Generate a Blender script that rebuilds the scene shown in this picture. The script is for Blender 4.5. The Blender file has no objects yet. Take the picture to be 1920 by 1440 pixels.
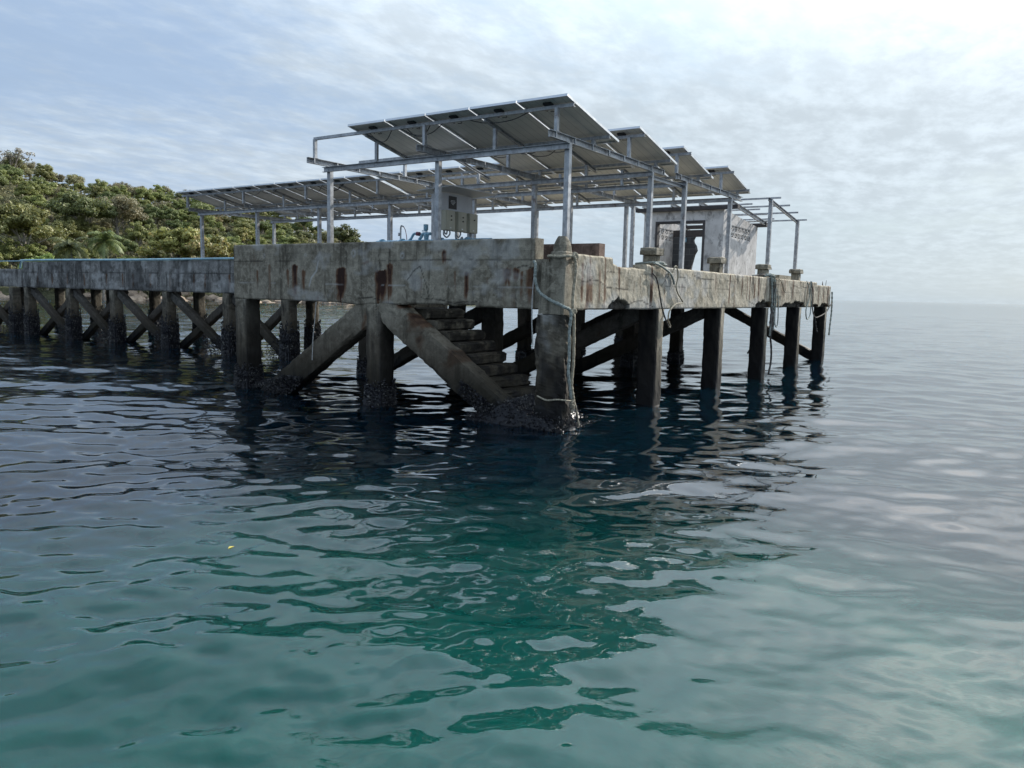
import bpy, math, random
import numpy as np
from mathutils import Vector, Matrix
R_ = math.radians
rng = np.random.default_rng(7)
random.seed(7)
sc = bpy.context.scene
COL = sc.collection

# ------------------------------------------------------------------ camera
FPX, PITCH, ROLL, YAW = 1455.08, R_(6.7), R_(1.277), R_(33.756)
CAM = Vector((-10.85, -6.306, 2.2))
F = Vector((math.cos(YAW)*math.cos(PITCH), math.sin(YAW)*math.cos(PITCH), -math.sin(PITCH)))
R0 = Vector((math.sin(YAW), -math.cos(YAW), 0)); U0 = R0.cross(F)
RR = math.cos(ROLL)*R0 + math.sin(ROLL)*U0
UU = -math.sin(ROLL)*R0 + math.cos(ROLL)*U0
cd = bpy.data.cameras.new('camera'); cam = bpy.data.objects.new('camera', cd); COL.objects.link(cam)
cd.sensor_width = 36; cd.lens = FPX/1920*36; cd.clip_start = .05; cd.clip_end = 20000
M = Matrix((RR, UU, -F)).transposed().to_4x4(); M.translation = CAM
cam.matrix_world = M
sc.camera = cam

def at(px, py, x=None, y=None, z=None):
    r = F + RR*(px-960)/FPX - UU*(py-720)/FPX
    if x is not None: t = (x-CAM.x)/r.x
    elif y is not None: t = (y-CAM.y)/r.y
    else: t = (z-CAM.z)/r.z
    return CAM + r*t

# ------------------------------------------------------------------ light, sky, exposure
SUN_AZ, SUN_EL = R_(-9.5), R_(29)
SD = Vector((math.cos(SUN_AZ)*math.cos(SUN_EL), math.sin(SUN_AZ)*math.cos(SUN_EL), math.sin(SUN_EL)))
sl = bpy.data.lights.new('sun', 'SUN'); sl.energy = 4.6; sl.angle = R_(.6); sl.color = (1, .94, .86)
so = bpy.data.objects.new('sun', sl); COL.objects.link(so)
so.rotation_euler = SD.to_track_quat('Z', 'Y').to_euler(); so.location = (0, 0, 60)
sc.view_settings.view_transform = 'Standard'; sc.view_settings.look = 'None'
sc.view_settings.exposure = .40; sc.view_settings.gamma = 1
sc.cycles.use_denoising = True
sc.cycles.max_bounces = 8; sc.cycles.diffuse_bounces = 3; sc.cycles.glossy_bounces = 4
sc.cycles.transparent_max_bounces = 8; sc.cycles.sample_clamp_indirect = 6
sc.cycles.caustics_reflective = True; sc.cycles.blur_glossy = 1.0; sc.cycles.caustics_refractive = False

class NT:
    """tiny node-tree writer"""
    def __init__(s, tree): s.t = tree; s.n = tree.nodes; s.l = tree.links
    def N(s, typ, **kw):
        n = s.n.new(typ)
        for k, v in kw.items(): setattr(n, k, v)
        return n
    def put(s, sock, v):
        if isinstance(v, bpy.types.NodeSocket): s.l.new(v, sock)
        elif isinstance(v, bpy.types.Node): s.l.new(v.outputs[0], sock)
        else:
            if sock.type == 'RGBA' and not isinstance(v, (int, float)) and len(v) == 3: v = (*v, 1)
            sock.default_value = v
    def math(s, op, a, b=0., c=None, clamp=False):
        n = s.N('ShaderNodeMath', operation=op, use_clamp=clamp); s.put(n.inputs[0], a); s.put(n.inputs[1], b)
        if c is not None: s.put(n.inputs[2], c)
        return n.outputs[0]
    def vmath(s, op, a, b=(0, 0, 0)):
        n = s.N('ShaderNodeVectorMath', operation=op); s.put(n.inputs[0], a); s.put(n.inputs[1], b); return n
    def mix(s, f, a, b, mode='MIX'):
        n = s.N('ShaderNodeMix', data_type='RGBA', blend_type=mode); s.put(n.inputs[0], f); s.put(n.inputs[6], a); s.put(n.inputs[7], b)
        return n.outputs[2]
    def noise(s, vec, scale=5, detail=4, rough=.55, dist=0.):
        n = s.N('ShaderNodeTexNoise'); s.put(n.inputs['Vector'], vec); n.inputs['Scale'].default_value = scale
        n.inputs['Detail'].default_value = detail; n.inputs['Roughness'].default_value = rough; n.inputs['Distortion'].default_value = dist
        return n.outputs[0]
    def vor(s, vec, scale, feature='F1'):
        n = s.N('ShaderNodeTexVoronoi', feature=feature); s.put(n.inputs['Vector'], vec); n.inputs['Scale'].default_value = scale
        return n
    def ss(s, v, a, b, lo=0., hi=1.):
        n = s.N('ShaderNodeMapRange', interpolation_type='SMOOTHSTEP'); s.put(n.inputs[0], v)
        n.inputs[1].default_value = a; n.inputs[2].default_value = b; n.inputs[3].default_value = lo; n.inputs[4].default_value = hi
        return n.outputs[0]
    def mapping(s, vec, scale=(1, 1, 1), rot=(0, 0, 0), loc=(0, 0, 0)):
        n = s.N('ShaderNodeMapping'); s.put(n.inputs[0], vec); n.inputs[1].default_value = loc; n.inputs[2].default_value = rot; n.inputs[3].default_value = scale
        return n.outputs[0]

w = bpy.data.worlds.new('World'); sc.world = w; w.use_nodes = True
T = NT(w.node_tree); T.n.clear()
sky = T.N('ShaderNodeTexSky', sky_type='NISHITA', sun_disc=False, sun_elevation=SUN_EL, sun_rotation=R_(90)-SUN_AZ,
          air_density=1.0, dust_density=1.6, ozone_density=1.4)
dirv = T.N('ShaderNodeTexCoord').outputs['Generated']
dn = T.vmath('NORMALIZE', dirv).outputs[0]
sep = T.N('ShaderNodeSeparateXYZ'); T.put(sep.inputs[0], dn)
dz = T.math('MAXIMUM', sep.outputs[2], 0.0)
den = T.math('ADD', dz, .10)
cx = T.math('DIVIDE', sep.outputs[0], den); cy = T.math('DIVIDE', sep.outputs[1], den)
cmb = T.N('ShaderNodeCombineXYZ'); T.put(cmb.inputs[0], cx); T.put(cmb.inputs[1], cy)
cv = T.mapping(cmb, rot=(0, 0, R_(-20)), scale=(1, 1.6, 1))
big = T.noise(cv, .42, 3, .5, .3)
mid = T.noise(cv, 2.6, 5, .62, .15)
small = T.noise(T.mapping(cv, scale=(1.3, .9, 1)), 8.0, 5, .58, .1)
cl = T.math('ADD', T.math('MULTIPLY', big, .72), T.math('ADD', T.math('MULTIPLY', mid, .26), T.math('MULTIPLY', small, .22)))
dsun = T.vmath('DOT_PRODUCT', dn, tuple(SD)).outputs['Value']
near = T.math('POWER', T.math('MAXIMUM', dsun, 0.0), 5.0)
cov = T.math('ADD', cl, T.math('MULTIPLY', T.math('MAXIMUM', dsun, 0), .13))
mask = T.ss(cov, .50, .80, .10, .88)
hz = T.ss(sep.outputs[2], 0.0, .13, .35, 1.0)
mask = T.math('MULTIPLY', mask, hz)
shade = T.ss(T.noise(T.mapping(cv, loc=(3, 1, 0)), 4.2, 5, .62, .1), .35, .7, .84, 1.08)
lum = T.math('MULTIPLY', T.math('ADD', 6.0, T.math('MULTIPLY', near, .6)), shade)
ccol = T.vmath('SCALE', (.87, .99, 1.09)); T.put(ccol.inputs[3], lum)
# thin grey-blue veil towards the horizon
veil = T.vmath('SCALE', T.mix(T.ss(dsun, .45, .95), (.64, .87, 1.24), (.72, .95, 1.10))); T.put(veil.inputs[3], T.math('ADD', 4.7, T.math('MULTIPLY', near, .3)))
skyc = T.mix(T.ss(sep.outputs[2], -.02, .55, .92, .45), sky.outputs[0], veil.outputs[0])
colr = T.mix(mask, skyc, ccol.outputs[0])
aure = T.math('MULTIPLY', T.math('POWER', T.math('MAXIMUM', dsun, 0.0), 34.0), .5)
gain = T.math('ADD', T.math('MULTIPLY_ADD', T.ss(sep.outputs[2], .19, .64), T.ss(dsun, .45, .95, .55, 2.2), 1.0), aure)
colg = T.vmath('SCALE', colr); T.put(colg.inputs[3], gain); colr = colg.outputs[0]
bg = T.N('ShaderNodeBackground'); T.put(bg.inputs[0], colr); bg.inputs[1].default_value = .10
out = T.N('ShaderNodeOutputWorld'); T.l.new(bg.outputs[0], out.inputs[0])

# ------------------------------------------------------------------ materials
def mat(name):
    m = bpy.data.materials.new(name); m.use_nodes = True
    t = NT(m.node_tree); t.n.clear()
    p = t.N('ShaderNodeBsdfPrincipled'); o = t.N('ShaderNodeOutputMaterial'); t.l.new(p.outputs[0], o.inputs[0])
    return m, t, p
def bump(t, p, h, strength=.4, dist=.02):
    b = t.N('ShaderNodeBump'); t.put(b.inputs['Height'], h); b.inputs['Strength'].default_value = strength; b.inputs['Distance'].default_value = dist
    t.l.new(b.outputs[0], p.inputs['Normal'])

def concrete(name, lo, hi, wet=1.0, warm=None):
    m, t, p = mat(name)
    pos = t.N('ShaderNodeNewGeometry').outputs['Position']
    s3 = t.N('ShaderNodeSeparateXYZ'); t.put(s3.inputs[0], pos); z = s3.outputs[2]
    n1 = t.noise(pos, 1.7, 6, .62, .4); n2 = t.noise(pos, 9, 5, .6); n3 = t.noise(pos, 55, 3, .6)
    streak = t.noise(t.mapping(pos, scale=(7, 7, .55)), 1.0, 5, .65)
    c = t.mix(t.ss(n1, .32, .68), lo, hi)
    c = t.mix(t.ss(n2, .46, .64, 0, .55), c, tuple(v*1.30 for v in hi))
    c = t.mix(t.ss(streak, .50, .66, 0, .70), c, tuple(v*.40 for v in lo))
    c = t.mix(t.ss(streak, .42, .26, 0, .35), c, tuple(min(1, v*1.5) for v in hi))
    # pits and speckle
    v = t.vor(pos, 26); c = t.mix(t.ss(v.outputs[0], .18, .06, 0, .65), c, tuple(v_*.35 for v_ in lo))
    c = t.mix(t.ss(n3, .56, .70, 0, .55), c, tuple(v_*.4 for v_ in lo))
    # faint board marks left by the formwork
    zz = t.math('FRACT', t.math('ADD', t.math('MULTIPLY', z, 3.45), t.math('MULTIPLY', n1, .06)))
    bm = t.math('MULTIPLY', t.ss(zz, .045, .0, 0, .5), t.ss(n2, .4, .6))
    c = t.mix(bm, c, tuple(v_*.4 for v_ in lo))
    # rust bleeding without a painted mask
    rs = t.noise(t.mapping(pos, scale=(2.6, 2.6, .5), loc=(5, 3, 1)), 1.0, 4, .6)
    c = t.mix(t.ss(rs, .64, .76, 0, .5), c, (.17, .075, .035))
    at_ = t.N('ShaderNodeAttribute', attribute_name='tint'); sp = t.N('ShaderNodeSeparateColor'); t.put(sp.inputs[0], at_.outputs['Color'])
    brk = t.math('ADD', t.math('MULTIPLY', n2, .9), .55)
    rust = t.math('MULTIPLY', sp.outputs[0], brk, clamp=True)
    mp = t.noise(pos, 3.4, 5, .7, 1.2); c = t.mix(t.ss(mp, .53, .60, 0, .34), c, tuple(min(1, v_*1.45) for v_ in hi)); c = t.mix(t.ss(mp, .44, .38, 0, .40), c, tuple(v_*.55 for v_ in lo))
    c = t.mix(t.ss(rust, .05, .55), c, (.135, .075, .044))
    c = t.mix(t.ss(rust, .42, .85), c, (.042, .020, .014))
    c = t.mix(t.math('MULTIPLY', sp.outputs[2], brk, clamp=True), c, (.46, .46, .44))
    if wet > 0:
        ze = t.math('ADD', z, t.math('MULTIPLY', t.math('SUBTRACT', streak, .5), 1.1))
        c = t.mix(t.ss(ze, 2.15, .95, 0, .72*wet), c, (.058, .044, .030))
        c = t.mix(t.ss(ze, 1.15, .5, 0, .88*wet), c, (.026, .022, .014))
        c = t.mix(t.ss(ze, .50, .24, 0, .96*wet), c, (.008, .008, .008))
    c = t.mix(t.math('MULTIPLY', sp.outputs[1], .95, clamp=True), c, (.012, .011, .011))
    t.put(p.inputs['Base Color'], c)
    t.put(p.inputs['Roughness'], t.ss(z, .9, .2, .92, .6))
    p.inputs['Specular IOR Level'].default_value = .22
    h = t.math('ADD', t.math('MULTIPLY', n2, .6), t.math('ADD', t.math('MULTIPLY', n3, .3), t.math('MULTIPLY', t.ss(v.outputs[0], .05, .2), .35)))
    bump(t, p, h, .75, .02)
    return m
M_CON = concrete('weathered_concrete', (.150, .132, .098), (.305, .276, .214))
M_CONR = concrete('pale_concrete', (.29, .250, .18), (.47, .42, .325), wet=.8)
M_CONW = concrete('grey_concrete', (.125, .122, .112), (.275, .268, .250))
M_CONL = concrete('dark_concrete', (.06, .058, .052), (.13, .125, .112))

def plain(name, col, rough=.6, metal=0., var=.25, nscale=6, bmp=.15, streak=0., rusty=False):
    m, t, p = mat(name)
    pos = t.N('ShaderNodeNewGeometry').outputs['Position']
    n = t.noise(pos, nscale, 5, .6); n2 = t.noise(t.mapping(pos, scale=(1, 1, .15)), nscale*2.4, 4, .6)
    c = t.mix(t.ss(n, .3, .7), tuple(v*(1-var) for v in col), tuple(min(1, v*(1+var)) for v in col))
    if streak: c = t.mix(t.ss(n2, .5, .72, 0, streak), c, tuple(v*.35 for v in col))
    if rusty: c = t.mix(t.ss(t.noise(pos, 3.1, 6, .72, .4), .60, .70, 0, .65), c, (.15, .085, .05))
    t.put(p.inputs['Base Color'], c); p.inputs['Metallic'].default_value = metal
    t.put(p.inputs['Roughness'], t.ss(n, .3, .7, rough*.85, min(1, rough*1.15)))
    bump(t, p, t.noise(pos, nscale*8, 3), bmp, .005)
    return m
M_STEEL = plain('galvanised_steel', (.40, .41, .42), .50, .45, .30, 9, .1, .35, True)
M_ALU = plain('aluminium_frame', (.66, .68, .70), .4, .6, .08)
M_BLACK = plain('black_plastic', (.02, .02, .022), .5)
M_BLUE = plain('blue_painted_pipe', (.20, .38, .50), .42, 0, .22, 8)
M_TEAL = plain('pale_blue_pipe', (.30, .50, .58), .5, 0, .2, 3)
M_BOX = plain('beige_enamel', (.42, .40, .31), .5, 0, .1, 3, .05, .2)
M_BOARD = plain('grey_sheet_metal', (.52, .53, .55), .5, .1, .1, 2, .05, .15)
M_DARKW = plain('dark_timber', (.055, .050, .050), .8, 0, .4, 5)
M_ROPEG = plain('grey_green_rope', (.27, .30, .27), .95, 0, .4, 30, .5)
M_ROPET = plain('tan_rope', (.34, .30, .22), .95, 0, .4, 30, .5)
M_ROPED = plain('dark_rope', (.06, .055, .05), .95, 0, .4, 30, .5)
M_ROPEW = plain('pale_line', (.42, .41, .38), .9, 0, .3, 30, .3)
M_WHITE = plain('white_marks', (.70, .71, .72), .6)
M_REBAR = plain('rusty_steel', (.09, .05, .035), .9, .2, .4, 20)
M_RED = plain('dark_red_cap', (.12, .02, .04), .5)

def plaster():
    m, t, p = mat('mildewed_plaster')
    pos = t.N('ShaderNodeNewGeometry').outputs['Position']
    n1 = t.noise(pos, 2.2, 6, .65, .6); n2 = t.noise(t.mapping(pos, scale=(5, 5, 2.6)), 1.2, 6, .72, .15); n3 = t.noise(pos, 24, 4, .6)
    c = t.mix(t.ss(n1, .35, .65), (.50, .48, .46), (.66, .64, .62))
    c = t.mix(t.ss(n2, .50, .66, 0, .75), c, (.16, .155, .15))
    c = t.mix(t.ss(n3, .6, .75, 0, .4), c, (.2, .19, .18))
    t.put(p.inputs['Base Color'], c); p.inputs['Roughness'].default_value = .9
    bump(t, p, n3, .4, .01); return m
M_PLAST = plaster()

def backsheet():
    m, t, p = mat('panel_backsheet')
    tc = t.N('ShaderNodeTexCoord').outputs['Object']
    s3 = t.N('ShaderNodeSeparateXYZ'); t.put(s3.inputs[0], tc)
    f = t.math('FRACT', t.math('MULTIPLY', s3.outputs[1], 6.25))
    ln = t.ss(t.math('ABSOLUTE', t.math('SUBTRACT', f, .5)), .44, .49, 0, .8)
    n = t.noise(t.N('ShaderNodeNewGeometry').outputs['Position'], 1.6, 5, .6, .5)
    c = t.mix(t.ss(n, .35, .7), (.74, .73, .69), (.86, .84, .79))
    c = t.mix(ln, c, (.50, .49, .47))
    t.put(p.inputs['Base Color'], c); p.inputs['Roughness'].default_value = .5
    return m
M_BACK = backsheet()
def cells():
    m, t, p = mat('solar_cells')
    tc = t.N('ShaderNodeTexCoord').outputs['Object']
    b = t.N('ShaderNodeTexBrick'); b.offset = 0; t.put(b.inputs[0], tc); b.inputs['Scale'].default_value = 1
    b.inputs['Brick Width'].default_value = .156; b.inputs['Row Height'].default_value = .156; b.inputs['Mortar Size'].default_value = .003
    b.inputs['Color1'].default_value = (.01, .015, .05, 1); b.inputs['Color2'].default_value = (.012, .018, .06, 1); b.inputs['Mortar'].default_value = (.5, .5, .5, 1)
    t.put(p.inputs['Base Color'], b.outputs[0]); p.inputs['Roughness'].default_value = .12; return m
M_CELL = cells()

def shells():
    m, t, p = mat('mussel_shells')
    a = t.N('ShaderNodeAttribute', attribute_name='tint'); sp = t.N('ShaderNodeSeparateColor'); t.put(sp.inputs[0], a.outputs['Color'])
    c = t.mix(t.ss(sp.outputs[0], .45, .90), (.008, .008, .012), (.05, .048, .046))
    c = t.mix(t.ss(sp.outputs[0], .88, .98), c, (.17, .165, .145))
    t.put(p.inputs['Base Color'], c); p.inputs['Roughness'].default_value = .42; return m
M_SHELL = shells()

def leafmat(name, a, b, c3=None, trans=.3):
    m, t, p = mat(name)
    at_ = t.N('ShaderNodeAttribute', attribute_name='tint'); sp = t.N('ShaderNodeSeparateColor'); t.put(sp.inputs[0], at_.outputs['Color'])
    oi = t.N('ShaderNodeObjectInfo')
    c = t.mix(sp.outputs[0], a, b)
    if c3: c = t.mix(t.ss(sp.outputs[1], .66, .86), c, c3)
    br = t.N('ShaderNodeBrightContrast')
    hs = t.N('ShaderNodeHueSaturation'); t.put(hs.inputs['Color'], c)
    t.put(hs.inputs['Hue'], t.ss(oi.outputs['Random'], 0, 1, .485, .515)); t.put(hs.inputs['Value'], t.ss(oi.outputs['Random'], 0, 1, .75, 1.15))
    t.put(p.inputs['Base Color'], hs.outputs[0]); p.inputs['Roughness'].default_value = .55
    tr = t.N('ShaderNodeBsdfTranslucent'); t.put(tr.inputs[0], hs.outputs[0])
    mx = t.N('ShaderNodeMixShader'); mx.inputs[0].default_value = trans
    t.l.new(p.outputs[0], mx.inputs[1]); t.l.new(tr.outputs[0], mx.inputs[2])
    t.l.new(mx.outputs[0], [n for n in t.n if n.type == 'OUTPUT_MATERIAL'][0].inputs[0])
    return m
L_GREEN = leafmat('leaves_green', (.16, .18, .05), (.36, .37, .12))
L_DARK = leafmat('leaves_dark', (.10, .13, .045), (.24, .26, .085))
L_OLIVE = leafmat('leaves_olive', (.19, .175, .085), (.36, .325, .18))
L_RUST = leafmat('leaves_turning', (.19, .19, .055), (.38, .34, .11), (.42, .29, .12))
L_LIME = leafmat('leaves_bright', (.22, .28, .07), (.44, .49, .17))
L_DRY = leafmat('leaves_dry', (.20, .19, .15), (.34, .32, .27))
M_BARK = plain('bark', (.27, .24, .20), .9, 0, .35, 4)

# ------------------------------------------------------------------ mesh helpers
WL = {}
def link(o, parent=None, loc=(0, 0, 0)):
    COL.objects.link(o)
    if parent is not None: o.parent = parent
    o.location = loc
    WL[o.name] = (WL[parent.name] if parent is not None else Vector((0, 0, 0))) + Vector(loc)
    return o
def tag(o, label=None, cat=None, group=None, kind=None):
    if label: o['label'] = label
    if cat: o['category'] = cat
    if group: o['group'] = group
    if kind: o['kind'] = kind
    return o
def thing(name, loc, label, cat, group=None):
    o = bpy.data.objects.new(name, None); o.empty_display_size = .2
    link(o, None, loc); return tag(o, label, cat, group)
class MB:
    def __init__(s): s.v = []; s.f = []; s.c = []; s.hasc = False; s.n = 0
    def add(s, v, f, c=None):
        v = np.asarray(v, float).reshape(-1, 3)
        s.v.append(v); s.f.extend([tuple(int(i)+s.n for i in q) for q in f]); s.n += len(v)
        if c is not None: s.hasc = True
        s.c.append(np.zeros((len(v), 3)) if c is None else np.asarray(c, float))
        return s
    def box(s, a, b, rot=None, cen=None):
        a = np.array(a, float); b = np.array(b, float)
        v = np.array([[(a, b)[i][0], (a, b)[j][1], (a, b)[k][2]] for i in (0, 1) for j in (0, 1) for k in (0, 1)])
        return s.add(v, [(0, 1, 3, 2), (4, 6, 7, 5), (0, 4, 5, 1), (2, 3, 7, 6), (0, 2, 6, 4), (1, 5, 7, 3)])
    def beam(s, p, q, w_, h_, up=(0, 0, 1), off=(0, 0)):
        p = Vector(p); q = Vector(q); d = (q-p).normalized(); side = d.cross(Vector(up)).normalized(); u = side.cross(d)
        v = []
        for e in (p, q):
            for sx, sy in ((-1, -1), (1, -1), (1, 1), (-1, 1)): v.append(e + side*(sx*w_/2+off[0]) + u*(sy*h_/2+off[1]))
        return s.add(v, [(3, 2, 1, 0), (4, 5, 6, 7), (0, 1, 5, 4), (1, 2, 6, 5), (2, 3, 7, 6), (3, 0, 4, 7)])
    def tube(s, pts, r, n=8, cap=True, wob=0.):
        pts = [Vector(p) for p in pts]; v = []; prev = None
        rs = r if isinstance(r, (list, tuple)) else [r]*len(pts)
        for i, p in enumerate(pts):
            d = (pts[min(i+1, len(pts)-1)] - pts[max(i-1, 0)]).normalized()
            a = d.cross(Vector((0, 0, 1)) if prev is None else prev)
            if prev is None:
                if a.length < 1e-3: a = d.cross(Vector((1, 0, 0)))
                a.normalize(); b = d.cross(a)
            else:
                b = prev - d*prev.dot(d); b.normalize(); a = b.cross(d)
            prev = b
            rr = rs[i]*(1+wob*math.sin(i*1.9)+wob*.6*random.uniform(-1, 1))
            for k in range(n):
                t_ = 2*math.pi*k/n; v.append(p + (a*math.cos(t_)+b*math.sin(t_))*rr)
        f = [(i*n+k, i*n+(k+1) % n, (i+1)*n+(k+1) % n, (i+1)*n+k) for i in range(len(pts)-1) for k in range(n)]
        if cap: f += [tuple(range(n))[::-1], tuple((len(pts)-1)*n+k for k in range(n))]
        return s.add(v, f)
    def build(s, name, m, parent=None, loc=None, smooth=False, origin=None):
        v = np.concatenate(s.v) if s.v else np.zeros((0, 3))
        pw = WL[parent.name] if parent is not None else Vector((0, 0, 0))
        org = Vector(origin) if origin is not None else pw
        v = v - np.array(org)
        me = bpy.data.meshes.new(name); me.from_pydata(v.tolist(), [], s.f); me.materials.append(m)
        if smooth: me.polygons.foreach_set('use_smooth', [True]*len(me.polygons))
        if s.hasc:
            ca = me.color_attributes.new('tint', 'FLOAT_COLOR', 'POINT')
            c = np.concatenate(s.c); ca.data.foreach_set('color', np.hstack([c, np.ones((len(c), 1))]).astype(np.float32).ravel())
        me.update()
        return link(bpy.data.objects.new(name, me), parent, org-pw)
def dupe(o, parent, loc):
    c = o.copy(); COL.objects.link(c); c.parent = parent; c.location = loc
    WL[c.name] = (WL[parent.name] if parent is not None else Vector((0, 0, 0))) + Vector(loc); return c
def smooth_path(pts, n=6):
    P = [Vector(p) for p in pts]; P = [P[0]*2-P[1]] + P + [P[-1]*2-P[-2]]; o = []
    for i in range(1, len(P)-2):
        for k in range(n):
            t = k/n; a, b, c, d = P[i-1:i+3]
            o.append(.5*((2*b)+(c-a)*t+(2*a-5*b+4*c-d)*t*t+(3*b-a-3*c+d)*t**3))
    o.append(P[-2]); return o

def vnoise(x, y, seed=0):
    """smooth 2-D value noise, 0..1"""
    r = np.random.default_rng(seed); g = r.random((64, 64))
    xi = np.floor(x).astype(int); yi = np.floor(y).astype(int); fx = x-xi; fy = y-yi
    fx = fx*fx*(3-2*fx); fy = fy*fy*(3-2*fy)
    G = lambda a, b: g[a % 64, b % 64]
    return (G(xi, yi)*(1-fx)+G(xi+1, yi)*fx)*(1-fy) + (G(xi, yi+1)*(1-fx)+G(xi+1, yi+1)*fx)*fy
def fbm(x, y, seed=0, o=4):
    s = 0; a = .5; t = 0
    for k in range(o): s = s + a*vnoise(x*2**k, y*2**k, seed+k); t += a; a *= .55
    return s/t
def seg_dist(u, v, poly):
    d = np.full(u.shape, 9.)
    for (a, b), (c, e) in zip(poly[:-1], poly[1:]):
        L = (c-a)**2+(e-b)**2+1e-9; t = np.clip(((u-a)*(c-a)+(v-b)*(e-b))/L, 0, 1)
        d = np.minimum(d, np.hypot(u-a-t*(c-a), v-b-t*(e-b)))
    return d

def face_slab(axis, plane, u0, u1, zb, zt, thick, step=.025, topf=None, botf=None, paint=None, sink=None, rough=.012, seed=1):
    """wall whose weathered face lies on x=plane (axis 'x', u=y) or y=plane (axis 'y', u=x); body goes inward by thick"""
    nu = max(2, int((u1-u0)/step)); nv = max(2, int((zt-zb)/step))
    U, V = np.meshgrid(np.linspace(u0, u1, nu+1), np.linspace(0, 1, nv+1))
    B = zb + (botf(U) if botf else 0); Tp = zt + (topf(U) if topf else 0)
    Z = B + (Tp-B)*V
    dep = rough*(fbm(U*3, Z*3, seed)-.5)*2 + rough*.5*(fbm(U*14, Z*14, seed+9)-.5)
    edge = np.minimum(np.minimum(Tp-Z, Z-B), np.minimum(U-u0, u1-U)); dep = dep + .022*np.clip(1-edge/.035, 0, 1)**2
    if sink is not None: dep = dep + sink(U, Z)
    col = np.zeros(U.shape+(3,))
    if paint is not None: paint(U, Z, col)
    P = np.stack([plane+dep, U, Z] if axis == 'x' else [U, plane+dep, Z], -1).reshape(-1, 3)
    W = nu+1; f = []
    for j in range(nv):
        for i in range(nu):
            q = (j*W+i, j*W+i+1, (j+1)*W+i+1, (j+1)*W+i); f.append(q if axis == 'y' else q[::-1])
    loop = [i for i in range(W)] + [(j)*W+nu for j in range(1, nv+1)] + [nv*W+i for i in range(nu-1, -1, -1)] + [j*W for j in range(nv-1, 0, -1)]
    bk = P[loop].copy(); bk[:, 0 if axis == 'x' else 1] = plane+thick
    n0 = len(P); L = len(loop)
    for k in range(L):
        a, b = loop[k], loop[(k+1) % L]; q = (a, n0+k, n0+(k+1) % L, b); f.append(q if axis == 'y' else q[::-1])
    f.append(tuple(n0+k for k in range(L)) if axis == 'x' else tuple(n0+k for k in range(L))[::-1])
    m = MB(); m.add(np.vstack([P, bk]), f, np.vstack([col.reshape(-1, 3), np.zeros((L, 3))])); return m

def rough_prism(p, q, w_, h_, up, seg=.06, amp=.01, seed=0, tint=None, chip=.03):
    """weathered square-section member from p to q (w_ along side, h_ along up)"""
    p = Vector(p); q = Vector(q); d = q-p; L = d.length; d.normalize(); side = d.cross(Vector(up)).normalized(); u = side.cross(d)
    n = max(3, int(L/seg)); k = 6; ring = []
    for s_ in range(4):
        for t_ in range(k): ring.append((s_, t_/k))
    cor = [(-1, -1), (1, -1), (1, 1), (-1, 1)]
    th = np.array([[cor[s_][0]*(1-t_)+cor[(s_+1) % 4][0]*t_, cor[s_][1]*(1-t_)+cor[(s_+1) % 4][1]*t_] for s_, t_ in ring])
    m = len(th); iscor = np.array([t_ == 0 for s_, t_ in ring])
    I = np.arange(n+1)[:, None]*np.ones((1, m)); J = np.ones((n+1, 1))*np.arange(m)[None]
    nz = fbm(I*seg*3, J*.55, seed)-.5; nz2 = fbm(I*seg*9, J*1.3, seed+3)-.5
    sc_ = 1 + (nz*amp*2.2+nz2*amp*1.2)/(min(w_, h_)/2)
    sc_ = sc_ - iscor[None]*(chip*(.35+1.5*np.clip(fbm(I*seg*5, J*.7+7, seed+5)-.45, 0, 1)))/(min(w_, h_)/2)
    v = []
    P0 = np.array(p); D = np.array(d); S = np.array(side); Uu = np.array(u)
    t_ = np.linspace(0, L, n+1)
    v = P0 + D*t_[:, None, None] + S*(th[None, :, 0:1]*sc_[..., None]*w_/2) + Uu*(th[None, :, 1:2]*sc_[..., None]*h_/2)
    f = [(i*m+k_, i*m+(k_+1) % m, (i+1)*m+(k_+1) % m, (i+1)*m+k_) for i in range(n) for k_ in range(m)]
    f += [tuple(range(m))[::-1], tuple(n*m+k_ for k_ in range(m))]
    mb = MB(); c = None
    if tint is not None: c = tint(v.reshape(-1, 3))
    mb.add(v.reshape(-1, 3), f, c); return mb

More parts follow.
